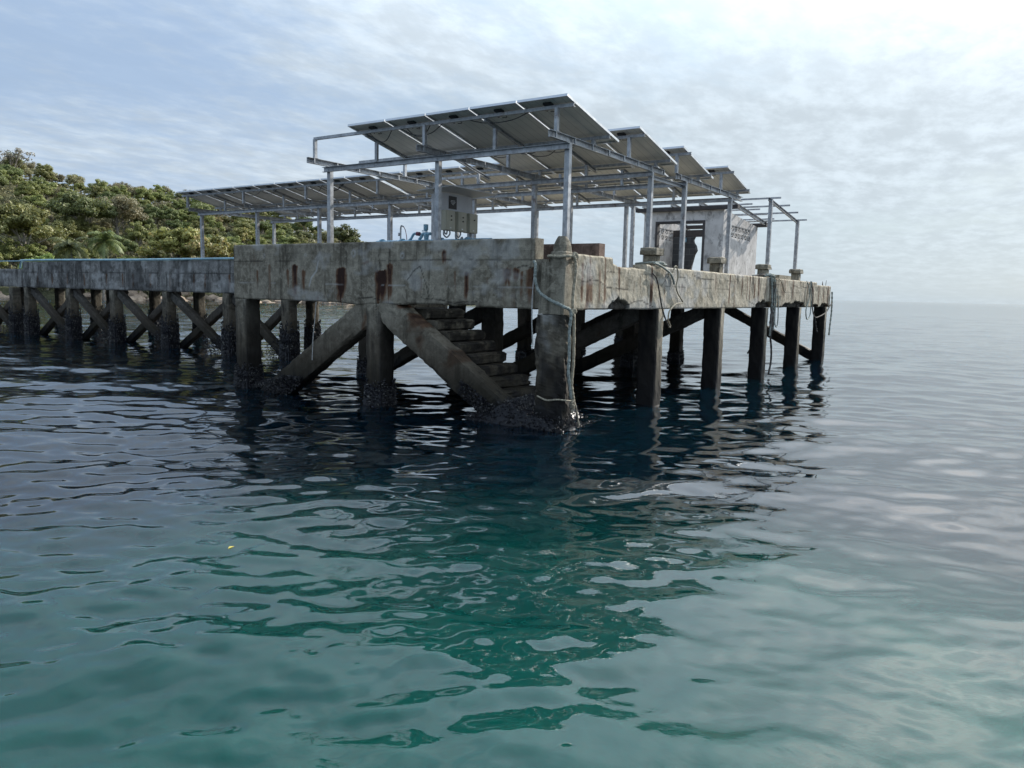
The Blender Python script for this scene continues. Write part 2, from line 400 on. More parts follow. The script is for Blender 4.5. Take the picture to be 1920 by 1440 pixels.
# ------------------------------------------------------------------ water
def wave_field():
    r = np.random.default_rng(21); W = []
    # a few long swells, then ever shorter ripples
    for lo, hi, n, slope in ((4.5, 11, 7, .018), (1.5, 4.5, 22, .034), (.6, 1.5, 34, .044), (.24, .6, 50, .050), (.11, .24, 50, .032)):
        for _ in range(n):
            lam = math.exp(r.uniform(math.log(lo), math.log(hi))); th = R_(40) + r.normal(0, .62)
            k = 2*math.pi/lam; a = slope*math.sqrt(2./n)/k
            W.append((k*math.cos(th), k*math.sin(th), a, r.uniform(0, 6.28), lam))
    return W
def build_water():
    W = wave_field()
    fr = np.concatenate([np.arange(-6, 74, .085), np.arange(74, 354, 2.0)])
    A = np.radians(fr); nr = 900
    Rd = np.concatenate([[.0], np.geomspace(.6, 140, 820), np.geomspace(142, 9000, 60)]); nr = len(Rd)
    na = len(A); X = CAM.x + Rd[:, None]*np.cos(A)[None]; Y = CAM.y + Rd[:, None]*np.sin(A)[None]
    sp = np.maximum(np.gradient(Rd)[:, None]*np.ones((1, na)), Rd[:, None]*np.gradient(A)[None])
    # the sheltered strip by the pier and patches of calm
    gust = .72 + .6*fbm(X*.05+9, Y*.05+3, 5, 3)
    lefty = np.clip((np.degrees(np.arctan2(Y-CAM.y, X-CAM.x))-22)/26, 0, 1)
    H = np.zeros_like(X)
    for kx, ky, a, ph, lam in W:
        fade = np.clip((lam/sp-2.2)/2.5, 0, 1)
        if lam < 1.5: amp = gust*(.92+.70*lefty) if lam < .6 else gust*(1.05-.25*lefty)
        else: amp = 1
        H += a*amp*fade*np.sin(kx*X+ky*Y+ph)
    H += -.0
    H[-20:] *= 0
    P = np.stack([X, Y, H], -1).reshape(-1, 3)
    n0 = len(P)
    # closed body: a floor 6 m down
    fl = P[-na:].copy(); fl[:, 2] = -8
    P = np.vstack([P, fl])
    idx = np.arange(nr*na).reshape(nr, na)
    a = idx[:-1, :]; b = idx[1:, :]; a2 = np.roll(a, -1, 1); b2 = np.roll(b, -1, 1)
    q = np.stack([a, b, b2, a2], -1).reshape(-1, 4)
    last = idx[-1]; l2 = np.roll(last, -1); flr = n0+np.arange(na); f2 = np.roll(flr, -1)
    q = np.vstack([q, np.stack([last, flr, f2, l2], -1)])
    me = bpy.data.meshes.new('water')
    nf = len(q); tot = nf*4+na
    me.vertices.add(len(P)); me.vertices.foreach_set('co', P.astype(np.float32).ravel())
    me.loops.add(tot); me.polygons.add(nf+1)
    me.loops.foreach_set('vertex_index', np.concatenate([q.ravel(), flr[::-1]]).astype(np.int32))
    me.polygons.foreach_set('loop_start', np.concatenate([np.arange(nf)*4, [nf*4]]).astype(np.int32))
    me.polygons.foreach_set('loop_total', np.concatenate([np.full(nf, 4), [na]]).astype(np.int32))
    me.polygons.foreach_set('use_smooth', [True]*(nf+1))
    me.update(calc_edges=True)
    m, t, p = mat('sea_water')
    pos = t.N('ShaderNodeNewGeometry').outputs['Position']
    n1 = t.noise(t.mapping(pos, rot=(0, 0, R_(40)), scale=(1.0, .45, 1)), 1.1, 5, .6, .3)
    n2 = t.noise(t.mapping(pos, rot=(0, 0, R_(30)), scale=(1.0, .6, 1)), 7.0, 4, .6, .2)
    cd_ = t.N('ShaderNodeVectorMath', operation='DISTANCE'); t.put(cd_.inputs[0], pos); cd_.inputs[1].default_value = CAM
    h = t.math('ADD', t.math('MULTIPLY', n1, t.ss(t.math('MULTIPLY', cd_.outputs['Value'], 1), 9, 60, .0, 1.5)), t.math('MULTIPLY', n2, t.ss(t.noise(pos, .35, 3, .5), .38, .62, .012, .045)))
    b = t.N('ShaderNodeBump'); t.put(b.inputs['Height'], h); b.inputs['Strength'].default_value = .8; b.inputs['Distance'].default_value = .09
    t.l.new(b.outputs[0], p.inputs['Normal'])
    sand = t.noise(pos, .16, 4, .55, .6)
    c = t.mix(t.ss(sand, .38, .66), (.0025, .058, .046), (.007, .122, .086))
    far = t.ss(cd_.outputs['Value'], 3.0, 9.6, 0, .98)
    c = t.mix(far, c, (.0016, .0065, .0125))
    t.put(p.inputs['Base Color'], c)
    p.inputs['Subsurface Weight'].default_value = 1; p.inputs['Subsurface Radius'].default_value = (.25, 1.1, .9); p.inputs['Subsurface Scale'].default_value = .9
    t.put(p.inputs['Roughness'], t.ss(cd_.outputs['Value'], 20, 200, .02, .07)); p.inputs['IOR'].default_value = 1.44
    me.materials.append(m)
    o = bpy.data.objects.new('water', me); link(o); tag(o, kind='structure')
build_water()
# ------------------------------------------------------------------ pier head
ZB, ZT, ZP = 1.94, 2.786, 3.10            # beam underside, edge top, parapet top
SX, SY, CW = 3.76, 3.97, .40
pier = thing('concrete_pier', (0, 0, 0), 'weathered concrete pier head on square columns, streaked with rust, under the solar canopies', 'pier')

RUST_L = [  # (y, half width, z top, z bottom, strength) of the rust runs on the long parapet wall
 (7.55, .035, 2.62, 2.3, .55), (7.15, .05, 2.72, 2.0, .45), (6.58, .05, 2.62, 2.25, .55), (6.36, .085, 2.72, 1.98, .95), (6.10, .05, 2.62, 2.15, .6),
 (5.02, .13, 2.66, 1.96, 1.15), (3.95, .15, 2.62, 1.96, 1.2), (3.74, .07, 2.74, 2.0, .75), (1.95, .05, 2.58, 2.05, .85), (2.2, .03, 2.62, 2.2, .45),
 (2.98, .03, 2.5, 2.15, .5), (2.44, .05, 2.96, 2.72, .8), (1.10, .09, 2.66, 2.36, .8), (.92, .07, 2.66, 2.45, .85), (.80, .03, 2.6, 2.0, .55),
 (.62, .10, 2.66, 2.1, .75), (1.5, .03, 2.5, 2.3, .4), (4.35, .12, 2.78, 2.70, .5), (5.7, .03, 2.1, 1.95, .6)]
RUST_L = [(y if y < 3 else y, *r) for y, *r in RUST_L]
def paint_left(U, Z, C):
    wob = .03*(fbm(U*6, Z*6, 31)-.5)
    for y, hw, zt, zb, s in RUST_L:
        g = fbm(U*18, Z*1.5, int(y*100))
        w_ = hw*(1.05-.35*np.clip((zt-Z)/(zt-zb), 0, 1)*g)
        topn = zt-.07*fbm(U*22, Z*0, int(y*77)); ln = .62+.75*fbm(U*26, Z*0+1, int(y*55))
        dn_ = np.clip((topn-Z)/(zt-zb), 0, 2)
        m = np.clip(1.3-np.abs(U+wob*1.4-y)/(w_*(.75+.5*fbm(U*0, Z*7, int(y*31)))), 0, 1)*np.clip((topn-Z)/.03, 0, 1)*np.clip((ln+.15-dn_)/.45, 0, 1)
        C[..., 0] = np.maximum(C[..., 0], np.clip(m*1.25, 0, 1)*s*(.45+.75*fbm(U*40, Z*2.5, 7))*(1.15-.35*dn_))
        h2 = np.clip(1.2-np.abs(U+wob*2-y-.03*np.sin(Z*9))/(w_*2.3+.03), 0, 1)*np.clip((topn-.05-Z)/.10, 0, 1)*(fbm(U*30, Z*1.2, 3)**2)
        C[..., 0] = np.maximum(C[..., 0], h2*.55*min(1, s))
        C[..., 1] = np.maximum(C[..., 1], (s > .9)*np.clip(m*1.6-.75, 0, 1)*np.clip(.9-dn_, 0, 1)*fbm(U*30, Z*5, 8)*1.1)
    # horizontal construction joint, dark top edge and scrapes
    j = np.abs(Z-(2.745+.012*fbm(U*1.3, U*0, 8)))
    C[..., 1] = np.maximum(C[..., 1], np.clip(1-j/.012, 0, 1)*(fbm(U*2.5, Z*0+3, 12) > .44)*.75)
    j = np.abs(Z-2.29); C[..., 2] = np.maximum(C[..., 2], np.clip(1-j/.008, 0, 1)*(fbm(U*3, Z*0+8, 15) > .58)*.5)
    C[..., 1] = np.maximum(C[..., 1], np.clip((fbm(U*2.2, Z*1.1+5, 17)-.60)*5, 0, .5)*np.clip((Z-2.74)*6, 0, 1))
    C[..., 1] = np.maximum(C[..., 1], np.clip(1-(ZP-Z)/.13, 0, 1)*np.clip(fbm(U*3, Z*2, 41)-.3, 0, 1)*.8)
    C[..., 2] = np.maximum(C[..., 2], np.clip((fbm(U*1.6+3, Z*2.6, 19)-.60)*4, 0, .42))
    for pl in ([(4.6, 2.02), (4.2, 2.06), (3.95, 1.99)], [(3.0, 2.08), (2.6, 2.06), (2.2, 2.0), (1.7, 2.04)], [(3.75, 2.9), (3.76, 2.6), (3.7, 2.5)],
               [(3.0, 2.62), (2.85, 2.3), (2.8, 2.1)], [(.9, 2.62), (.75, 2.66), (.56, 2.60)], [(4.0, 2.7), (4.02, 2.86)], [(3.3, 2.4), (3.1, 2.6), (3.0, 2.64)]):
        d = seg_dist(U+wob, Z+wob*.8, pl); C[..., 1] = np.maximum(C[..., 1], np.clip(1.3-d/.011, 0, 1)*.9)
    for y, z, r in ((7.32, 2.86, .035), (6.03, 2.865, .03), (4.68, 2.89, .06), (3.43, 2.84, .05), (5.0, 1.985, .02)):
        d = np.hypot(U-y, (Z-z)*.8); C[..., 2] = np.maximum(C[..., 2], np.clip((d > r*.5)*(1.3-d/r), 0, 1))
    # white lime scrape
    d = seg_dist(U, Z, [(5.93, 2.24), (5.86, 2.42), (5.72, 2.55), (5.66, 2.75)]); C[..., 2] = np.maximum(C[..., 2], np.clip(1.2-d/.02, 0, 1)*.9)
def bot_left(U):
    b = .02*(fbm(U*4, U*0, 61)-.5)
    b = b + np.where((U > 3.9) & (U < 4.8), .0, 0) - .035*np.exp(-((U-4.6)/.35)**2)
    return b + np.where((U > 1.75) & (U < 3.3), .05*fbm(U*8, U*0+1, 62), 0)
def top_left(U): return .008*(fbm(U*2, U*0, 63)-.5) + .03*np.clip(1-(U-.56)/.8, 0, 1)*0
face_slab('x', 0., .56, 8.36, ZB, ZP, .28, paint=paint_left, botf=bot_left, topf=top_left, seed=3).build('parapet_wall', M_CON, pier)
tag(pier.children[-1], 'long rust-streaked parapet wall facing the open water')

SPALL = [(2.05, .42, .20), (11.15, .75, .20), (13.6, .55, .13), (14.9, .85, .19), (17.2, .5, .10), (18.6, .6, .12)]
def spall(U, Z):
    h = np.zeros_like(U)
    for x, hw, ht in SPALL: h = np.maximum(h, ht*np.clip(1.15-((U-x)/hw)**2, 0, 1)**.5*(.55+.75*fbm(U*6, U*0+x, 71)))
    h = np.where(U > 9.8, h + .05*fbm(U*5, U*0, 72), h)
    return np.clip((ZB+h-Z)/.03, 0, 1)*(h > .03)
def paint_right(U, Z, C):
    wob = .03*(fbm(U*5, Z*5, 33)-.5)
    C[..., 1] = np.maximum(C[..., 1], spall(U, Z)*.9)
    st = fbm(U*9, Z*.8, 35); C[..., 0] = np.maximum(C[..., 0], np.clip((st-.60)*5, 0, .7)*(fbm(U*.8, Z*.3, 36) > .45))
    for x, hw, zt, zb, s in ((.62, .05, 2.75, 2.0, .55), (.95, .05, 2.55, 1.98, .6), (1.25, .04, 2.65, 2.0, .5), (1.5, .03, 2.35, 2.0, .5), (.78, .04, 2.7, 2.2, .5), (2.9, .03, 2.6, 2.2, .35),
                             (8.15, .06, 2.78, 1.98, .7), (10.2, .07, 2.62, 2.1, .6), (12.95, .05, 2.7, 2.2, .5), (16.0, .07, 2.7, 2.1, .55), (5.05, .07, 2.5, 2.2, .5), (18.4, .06, 2.6, 2.0, .6), (19.0, .05, 2.6, 2.0, .6)):
        m = np.clip(1.3-np.abs(U+wob-x)/hw, 0, 1)*np.clip((zt-Z)/.05, 0, 1)*np.clip((Z-zb)/.15, 0, 1)
        C[..., 0] = np.maximum(C[..., 0], m*s*(.6+.7*fbm(U*20, Z*2, 37)))
    # black tar-like streaks under the lip
    k = fbm(U*4.2, Z*.5, 38); C[..., 1] = np.maximum(C[..., 1], np.clip((k-.60)*7, 0, .75)*np.clip((Z-2.25)*3, 0, 1)*(U > 4.2))
    j = np.abs(Z-(2.61+.01*np.sin(U*2))); C[..., 1] = np.maximum(C[..., 1], np.clip(1-j/.011, 0, 1)*(fbm(U*1.8, Z*0, 39) > .50)*.8)
    j = np.abs(Z-2.40); C[..., 1] = np.maximum(C[..., 1], np.clip(1-j/.009, 0, 1)*(fbm(U*1.4, Z*0+2, 40) > .52)*.6)
    for pl in ([(.5, 2.44), (.75, 2.40), (.95, 2.46), (1.3, 2.42), (1.55, 2.33), (2.4, 2.30)], [(2.4, 2.02), (2.75, 2.10), (3.1, 2.09), (3.6, 1.97)], [(.65, 2.86), (.75, 2.72), (.7, 2.6)],
               [(3.9, 2.4), (4.3, 2.62), (4.5, 2.7)], [(5.6, 2.68), (6.2, 2.60), (7, 2.62)], [(9.8, 2.1), (10.4, 2.02), (11, 2.1)], [(6.6, 2.25), (6.9, 2.1)], [(14.2, 2.62), (15, 2.55), (16.2, 2.6)]):
        d = seg_dist(U+wob, Z+wob, pl); C[..., 1] = np.maximum(C[..., 1], np.clip(1.4-d/.011, 0, 1)*.9)
    C[..., 2] = np.maximum(C[..., 2], np.clip((fbm(U*1.1+3, Z*2.0, 43)-.55)*4, 0, .5)*(U < 12))
def top_right(U):
    t = np.where(U < 1.75, .075, 0.)
    t = np.where((U >= 1.75) & (U < 3.75), -.05+.06*(fbm(U*5, U*0, 81)-.5) - .03*np.sin((U-1.75)/2*np.pi), t)
    t = np.where((U >= 3.2) & (U < 4.0), -.02+.05*fbm(U*4, U*0, 82), t)
    t = np.where(U > 17.3, -.10+.02*fbm(U*6, U*0, 83), t)
    return t + .01*(fbm(U*3, U*0, 84)-.5)
def bot_right(U): return np.where(U > 19.1, .0, 0) + .015*(fbm(U*4, U*0, 85)-.5)
face_slab('y', 0., .275, 19.55, ZB, ZT, .30, paint=paint_right, sink=lambda U, Z: .11*spall(U, Z)*(.5+fbm(U*7, Z*7, 90)), topf=top_right, botf=bot_right, seed=5, rough=.016).build('edge_beam', M_CONR, pier)
tag(pier.children[-1], 'pale cracked edge beam with spalled underside')
MB().box((19.27, .31, ZB+.02), (19.55, 8.3, ZT-.12)).build('edge_beam', M_CONR, pier)
# filler between the parapet and the corner column
MB().box((.03, .30, ZB+.02), (.30, .555, ZT-.03)).build('edge_beam', M_CON, pier)
# deck in two sheets, leaving the stair opening
MB().box((1.95, .31, 2.46), (19.26, 8.36, 2.70)).build('deck_slab', M_CON, pier)
MB().box((.29, 4.05, 2.46), (1.94, 8.36, 2.70)).build('deck_slab', M_CON, pier)
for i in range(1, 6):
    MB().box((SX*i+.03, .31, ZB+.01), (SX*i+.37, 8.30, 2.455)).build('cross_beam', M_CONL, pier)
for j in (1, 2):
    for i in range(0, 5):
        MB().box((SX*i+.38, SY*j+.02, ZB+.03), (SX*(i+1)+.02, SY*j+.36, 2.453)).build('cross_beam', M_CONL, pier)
# low walls on the deck
face_slab('x', 1.86, .36, 4.0, 2.705, 3.13, .24, step=.05, seed=8).build('low_wall', concrete('brown_concrete', (.11, .072, .055), (.20, .140, .112), 0), pier)
MB().box((17.0, 1.2, 2.703), (19.2, 1.45, 3.03)).build('low_wall', M_CON, pier)
b0 = at(1480, 517, y=1.2); 

# columns
def black_side(v):  # near-black over the low-x face of each column, other faces left pale
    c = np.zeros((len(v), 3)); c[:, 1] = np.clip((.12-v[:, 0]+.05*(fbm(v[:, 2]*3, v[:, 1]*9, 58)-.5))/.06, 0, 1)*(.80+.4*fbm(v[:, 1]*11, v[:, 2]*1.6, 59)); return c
def column_mesh(seed, h0=-1.6, h1=ZB-.002, amp=.010, chip=.03, tint=None):
    return rough_prism((CW/2, CW/2, h0), (CW/2, CW/2, h1), CW, CW, (0, 1, 0), seg=.08, amp=amp, seed=seed, chip=chip, tint=tint)
def shell_patch(mb, n, sampler, s0=.022, s1=.05):
    """n little mussel shells; sampler() -> (point, outward normal)"""
    base = np.array([[0, 0, 1.0], [.34, 0, .1], [0, .42, .0], [-.34, 0, .1], [0, -.30, .0], [0, 0, -.75]])
    fs = [(0, 1, 2), (0, 2, 3), (0, 3, 4), (0, 4, 1), (5, 2, 1), (5, 3, 2), (5, 4, 3), (5, 1, 4)]
    for _ in range(n):
        p, nn = sampler(); s = random.uniform(s0, s1)
        d = (Vector(nn)*random.uniform(.25, 1.1) + Vector((random.gauss(0, .5), random.gauss(0, .5), random.gauss(.15, .5)))).normalized()
        q = d.to_track_quat('Z', 'Y').to_matrix() @ Matrix.Rotation(random.uniform(0, 6.28), 3, 'Z')
        v = (np.array(q) @ (base*s).T).T + np.array(p)
        mb.add(v, fs, np.tile([[random.random(), 0, 0]], (6, 1)))
def crust_mesh(n, zt, seed, w_=CW, zb=-.12):
    random.seed(seed); mb = MB()
    def sm():
        side = random.choice((0, 1, 2, 3)); t = random.random(); z = zb + (zt-zb)*random.random()**.8 + random.gauss(0, .03)
        z += .07*math.sin(t*9+side*2)
        k = .02*random.random() + .05*max(0, (zt-z)/(zt-zb))**.7
        p = {0: (t*w_, -k, z), 1: (w_+k, t*w_, z), 2: (t*w_, w_+k, z), 3: (-k, t*w_, z)}[side]
        nn = {0: (0, -1, 0), 1: (1, 0, 0), 2: (0, 1, 0), 3: (-1, 0, 0)}[side]; return p, nn
    # dark lumpy base under the shells
    g = .035; mb.add([( -g, -g, zb), (w_+g, -g, zb), (w_+g, w_+g, zb), (-g, w_+g, zb), (-.012, -.012, zt-.10), (w_+.012, -.012, zt-.06), (w_+.012, w_+.012, zt-.1), (-.012, w_+.012, zt-.05)],
                     [(0, 1, 5, 4), (1, 2, 6, 5), (2, 3, 7, 6), (3, 0, 4, 7), (4, 5, 6, 7), (3, 2, 1, 0)], np.zeros((8, 3)))
    shell_patch(mb, n, sm); return mb
colA = [column_mesh(s) for s in (11, 12, 13)]
crA = [crust_mesh(900, .42, 5), crust_mesh(900, .46, 6), crust_mesh(500, .30, 7)]
protoC, protoK, protoD = [], [], []
def mk_mesh(mb, name, m):
    o = mb.build(name, m); me = o.data; COL.objects.unlink(o); bpy.data.objects.remove(o); return me
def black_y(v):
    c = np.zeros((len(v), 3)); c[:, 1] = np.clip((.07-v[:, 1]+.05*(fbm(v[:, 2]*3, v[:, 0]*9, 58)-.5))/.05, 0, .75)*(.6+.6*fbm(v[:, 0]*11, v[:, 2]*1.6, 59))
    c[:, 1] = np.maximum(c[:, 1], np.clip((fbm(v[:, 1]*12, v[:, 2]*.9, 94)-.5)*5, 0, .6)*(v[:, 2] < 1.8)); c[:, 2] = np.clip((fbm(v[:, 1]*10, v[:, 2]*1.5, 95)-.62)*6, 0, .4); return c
colL = [mk_mesh(column_mesh(q, tint=black_y), 'column', M_CON) for q in (11, 12, 13)]; colR = [mk_mesh(column_mesh(s, tint=black_side), 'column', M_CONR) for s in (14, 15, 16)]
colW = [mk_mesh(column_mesh(s, tint=lambda v: np.stack([0*v[:, 0], np.clip((fbm(v[:, 1]*6, v[:, 2]*2, 93)-.42)*3, 0, .8), 0*v[:, 0]], -1)), 'column', M_CON) for s in (17, 18, 19)]; colD = [mk_mesh(column_mesh(s, amp=.012), 'column', M_CONL) for s in (20, 21)]
crM = [mk_mesh(c, 'mussel_crust', M_SHELL) for c in crA]
def inst(name, me, parent, loc, rotz=0):
    o = bpy.data.objects.new(name, me); link(o, parent, loc); o.rotation_euler.z = rotz; return o
for i in range(6):
    for j in range(3):
        if i == 0 and j == 0: continue
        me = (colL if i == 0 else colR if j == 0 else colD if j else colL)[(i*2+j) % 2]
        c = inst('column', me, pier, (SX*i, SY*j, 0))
        if i == 0: inst('mussel_crust', crM[j-1], c, (0, 0, 0))
        elif j > 0: inst('mussel_crust', crM[(i+j) % 3], c, (0, 0, 0))
# corner column with its rounded head
cc = rough_prism((.105, .21, -1.6), (.105, .21, 1.86), .33, .52, (0, 1, 0), seg=.045, amp=.034, seed=44, chip=.05, tint=lambda v: np.stack([0*v[:, 0], np.clip((fbm(v[:, 1]*5+v[:, 0]*4, v[:, 2]*2.2, 91)-.40)*4, 0, .85), np.clip((fbm(v[:, 1]*9, v[:, 2]*5, 92)-.6)*4, 0, .5)], -1))
corner = cc.build('column', M_CON, pier, smooth=False)
tag(corner, 'battered corner column rising past the deck edge to a rounded mooring head')
hd = MB()
def ring(z, x0, x1, y0, y1, r, n=5):
    p = []
    for cx_, cy_, a0 in ((x1-r, y1-r, 0), (x0+r, y1-r, 90), (x0+r, y0+r, 180), (x1-r, y0+r, 270)):
        for k in range(n): a = R_(a0+90*k/(n-1)); p.append((cx_+r*math.cos(a), cy_+r*math.sin(a), z))
    return p
rings = [ring(1.87, -.055, .27, -.04, .44, .03), ring(2.4, -.05, .27, -.04, .41, .03), ring(2.70, -.05, .27, -.045, .39, .03), ring(2.705, -.045, .27, -.04, .26, .05), ring(2.86, -.04, .27, -.03, .25, .06),
         ring(2.88, -.01, .28, -.01, .24, .08), ring(2.98, -.01, .27, -.01, .235, .09), ring(3.06, .03, .25, .02, .215, .09), ring(3.12, .07, .21, .06, .18, .05)]
v = []
for k, rg in enumerate(rings):
    for (x, y, z) in rg: v.append((x+random.gauss(0, .004), y+random.gauss(0, .004), z+random.gauss(0, .004)))
m_ = 20; f = [(i*m_+k, i*m_+(k+1) % m_, (i+1)*m_+(k+1) % m_, (i+1)*m_+k) for i in range(len(rings)-1) for k in range(m_)] + [tuple((len(rings)-1)*m_+k for k in range(m_)), tuple(range(m_))[::-1]]
vv_ = np.array(v); hd.add(v, f, np.stack([0*vv_[:, 0], np.clip((vv_[:, 2]-2.86)*3, 0, 1)*np.clip((fbm(vv_[:, 1]*16, vv_[:, 2]*1.5, 97)-.42)*6, 0, 1), 0*vv_[:, 0]], -1))
hd.build('mooring_head', M_CON, corner)

# bollards along the open edge
def bollard(x):
    b = MB()
    for z0, z1, a in ((ZT-.02, 3.02, .15), (3.022, 3.16, .215)):
        rg = [ring(z0, -a, a, -a*.8, a*.8, .03), ring((z0+z1)/2, -a-.01*(a > .2), a+.01*(a > .2), -a*.8, a*.8, .03), ring(z1-.015, -a, a, -a*.8, a*.8, .04), ring(z1, -a+.05, a-.05, -a*.8+.04, a*.8-.04, .04)]
        v = [(x+.2+p[0]+random.gauss(0, .007), .22+p[1]+random.gauss(0, .007), p[2]+random.gauss(0, .006)) for r_ in rg for p in r_]
        b.add(v, [(i*m_+k, i*m_+(k+1) % m_, (i+1)*m_+(k+1) % m_, (i+1)*m_+k) for i in range(3) for k in range(m_)] + [tuple(3*m_+k for k in range(m_)), tuple(range(m_))[::-1]])
    return b.build('bollard', M_CON, pier)
for x in (3.70, 7.55, 11.45, 15.1): bollard(x)

# braces
def rust_stain(v):
    n = fbm(v[:, 1]*2.3, v[:, 2]*2.3+3, 51); n2 = fbm(v[:, 1]*7, v[:, 2]*7, 52)
    r = np.clip((n-.40)*4.5, 0, 1)*np.clip((v[:, 2]-.55)*1.6, 0, 1)*(.5+.7*n2); c = np.zeros((len(v), 3)); c[:, 0] = r
    s = v[:, 1]*.835+v[:, 2]*.55; q = -v[:, 1]*.55+v[:, 2]*.835
    c[:, 1] = np.clip(1-np.abs(np.sin(q*17+fbm(s*1.8, q*0, 53)*3.5))/.05, 0, 1)*(fbm(s*1.5, q*2, 54) > .48)*.8
    return c
def crack_stain(v):
    c = np.zeros((len(v), 3)); s = v[:, 1]*.8-v[:, 2]*.6; q = v[:, 1]*.6+v[:, 2]*.8
    n = fbm(s*2, q*3, 55)
    c[:, 1] = np.clip(1-np.abs(np.sin(q*13+fbm(s*2.2, q*0, 56)*4))/.06, 0, 1)*(fbm(s*1.4, q*2, 57) > .42)*.8
    c[:, 0] = np.clip((n-.52)*4, 0, .7)*np.clip((v[:, 2]-.9)*2, 0, 1); return c
def brace(p, q, w_, h_, m, seed, tint=None, amp=.016):
    return rough_prism(p, q, w_, h_, (0, 0, 1), seg=.035 if tint else .07, amp=amp, seed=seed, chip=.03, tint=tint).build('brace', m, pier)
br1 = brace((.19, 4.02, 1.93), (.19, .40, -.42), .36, .54, M_CON, 61, rust_stain); tag(br1, 'rust-stained brace beside the stairs')
br2 = brace((.19, 3.90, 2.11), (.19, 7.95, -.56), .34, .52, M_CON, 62, crack_stain); tag(br2, 'cracked brace of the left bay')
for xi, (ya, za), (yb, zb_) in ((1, (4.1, .15), (.3, 1.93)), (2, (4.1, .15), (.3, 1.93)), (5, (3.9, 1.9), (.2, .05)), (2, (7.9, .05), (4.1, 1.9)), (3, (7.9, .05), (4.1, 1.9)), (5, (7.9, .05), (4.1, 1.9)), (1, (7.9, .05), (4.1, 1.9))):
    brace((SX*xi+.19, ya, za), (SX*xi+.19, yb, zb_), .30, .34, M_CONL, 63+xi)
# stairs
st = MB()
stairs = MB().box((.40, 3.6, 1.70), (1.56, 3.9, 2.45)).build('staircase', M_CON, pier)
for k in range(10):
    z = 1.86-.2*k; y = 3.18-.26*k
    s_ = rough_prism((.42, y+.16, z-.10), (1.56, y+.16, z-.10), .34, .20, (0, 0, 1), seg=.05, amp=.012, seed=80+k, chip=.045, tint=lambda v: np.stack([0*v[:, 0], np.clip((fbm(v[:, 0]*7, v[:, 2]*6, 98)-.36)*4, 0, .85), 0*v[:, 0]], -1)).build('step', M_CON, stairs)
MB().beam((.98, 3.62, 1.82), (.98, .9, -.27), .9, .16).build('stringer', M_CONL, stairs)

# the great lump of mussels at the foot of the stairs
mm = MB(); random.seed(3)
def lump(y, x):
    # height of the crust over the stair foot
    h = .40*math.exp(-((y-.85)/.62)**2) + .14*math.sin(y*7+x*3)*.4
    return h*(1-.25*abs(x-.6))*(1-min(1, max(0, (.55-y)/.3))*min(1, max(0, (x-.28)/.15))) - .02
ny, nx = 46, 30; vv = []
for a_ in range(ny+1):
    for b_ in range(nx+1):
        y = -.1+1.95*a_/ny; x = -.12+1.55*b_/nx
        z = lump(y, x)+random.gauss(0, .012) if 0 < a_ < ny and 0 < b_ < nx else -.15
        vv.append((x, y, max(z, -.15)))
ff = [(a_*(nx+1)+b_, a_*(nx+1)+b_+1, (a_+1)*(nx+1)+b_+1, (a_+1)*(nx+1)+b_) for a_ in range(ny) for b_ in range(nx)]
mm.add(vv, ff, np.zeros((len(vv), 3)))
def sm_l():
    while True:
        y = random.uniform(-.1, 1.85); x = random.choice((random.uniform(-.12, 1.45), random.uniform(-.14, .3)))
        z = lump(y, x)
        if z > -.06: break
    if x < .05: return (x-.02, y, random.uniform(-.05, max(z, 0)+.08)), (-1, 0, .4)
    return (x, y, z+.01), (-.3, -.3, 1)
shell_patch(mm, 5200, sm_l, .016, .040)
def sm_b():   # climbing the brace faces
    t = random.random()**1.3; y = .7+1.35*t; zc = -.255+.658*(y-.45)-.05; return (random.choice((-.01, -.02)), y, zc+random.uniform(-.34, .05-.12*t)), (-1, 0, .2)
shell_patch(mm, 1700, sm_b, .018, .038)
mm.build('mussel_crust', M_SHELL, stairs)
mb_ = MB()
def sm_c(): y = random.uniform(6.2, 7.95); zc = 2.05-.6625*(y-3.9); return (random.uniform(-.05, .0), y, max(-.08, min(.36, zc+random.uniform(-.3, .22))) ), (-1, 0, .3)
def sm_d(): y = random.uniform(6.9, 7.95); return (random.uniform(0, .36), y, .20-.26*(y-6.9)+random.gauss(0, .03)+.08), (0, 0, 1)
shell_patch(mb_, 1500, sm_c, .022, .045); shell_patch(mb_, 500, sm_d, .022, .045); mb_.build('mussel_crust', M_SHELL, br2)
mb_ = MB()
def sm_e():
    s = random.choice((0, 1)); t = random.random(); z = random.uniform(-.05, .24); return ((-.05, .4*t-.04, z), (-1, 0, 0)) if s else ((.4*t-.03, -.06, z*.7), (0, -1, 0))
shell_patch(mb_, 500, sm_e, .012, .028); mb_.build('mussel_crust', M_SHELL, corner)
# exposed bars at the broken outer corner
rb = MB()
for x, y, l in ((18.7, .12, .16), (19.1, .10, .24), (19.0, .2, .2), (18.85, .15, .12)): rb.tube([(x, y, 2.66), (x+.03, y, 2.66+l*.6), (x+random.uniform(-.05, .09), y, 2.66+l)], .009, 5)
rb.build('reinforcing_bar', M_REBAR, pier)
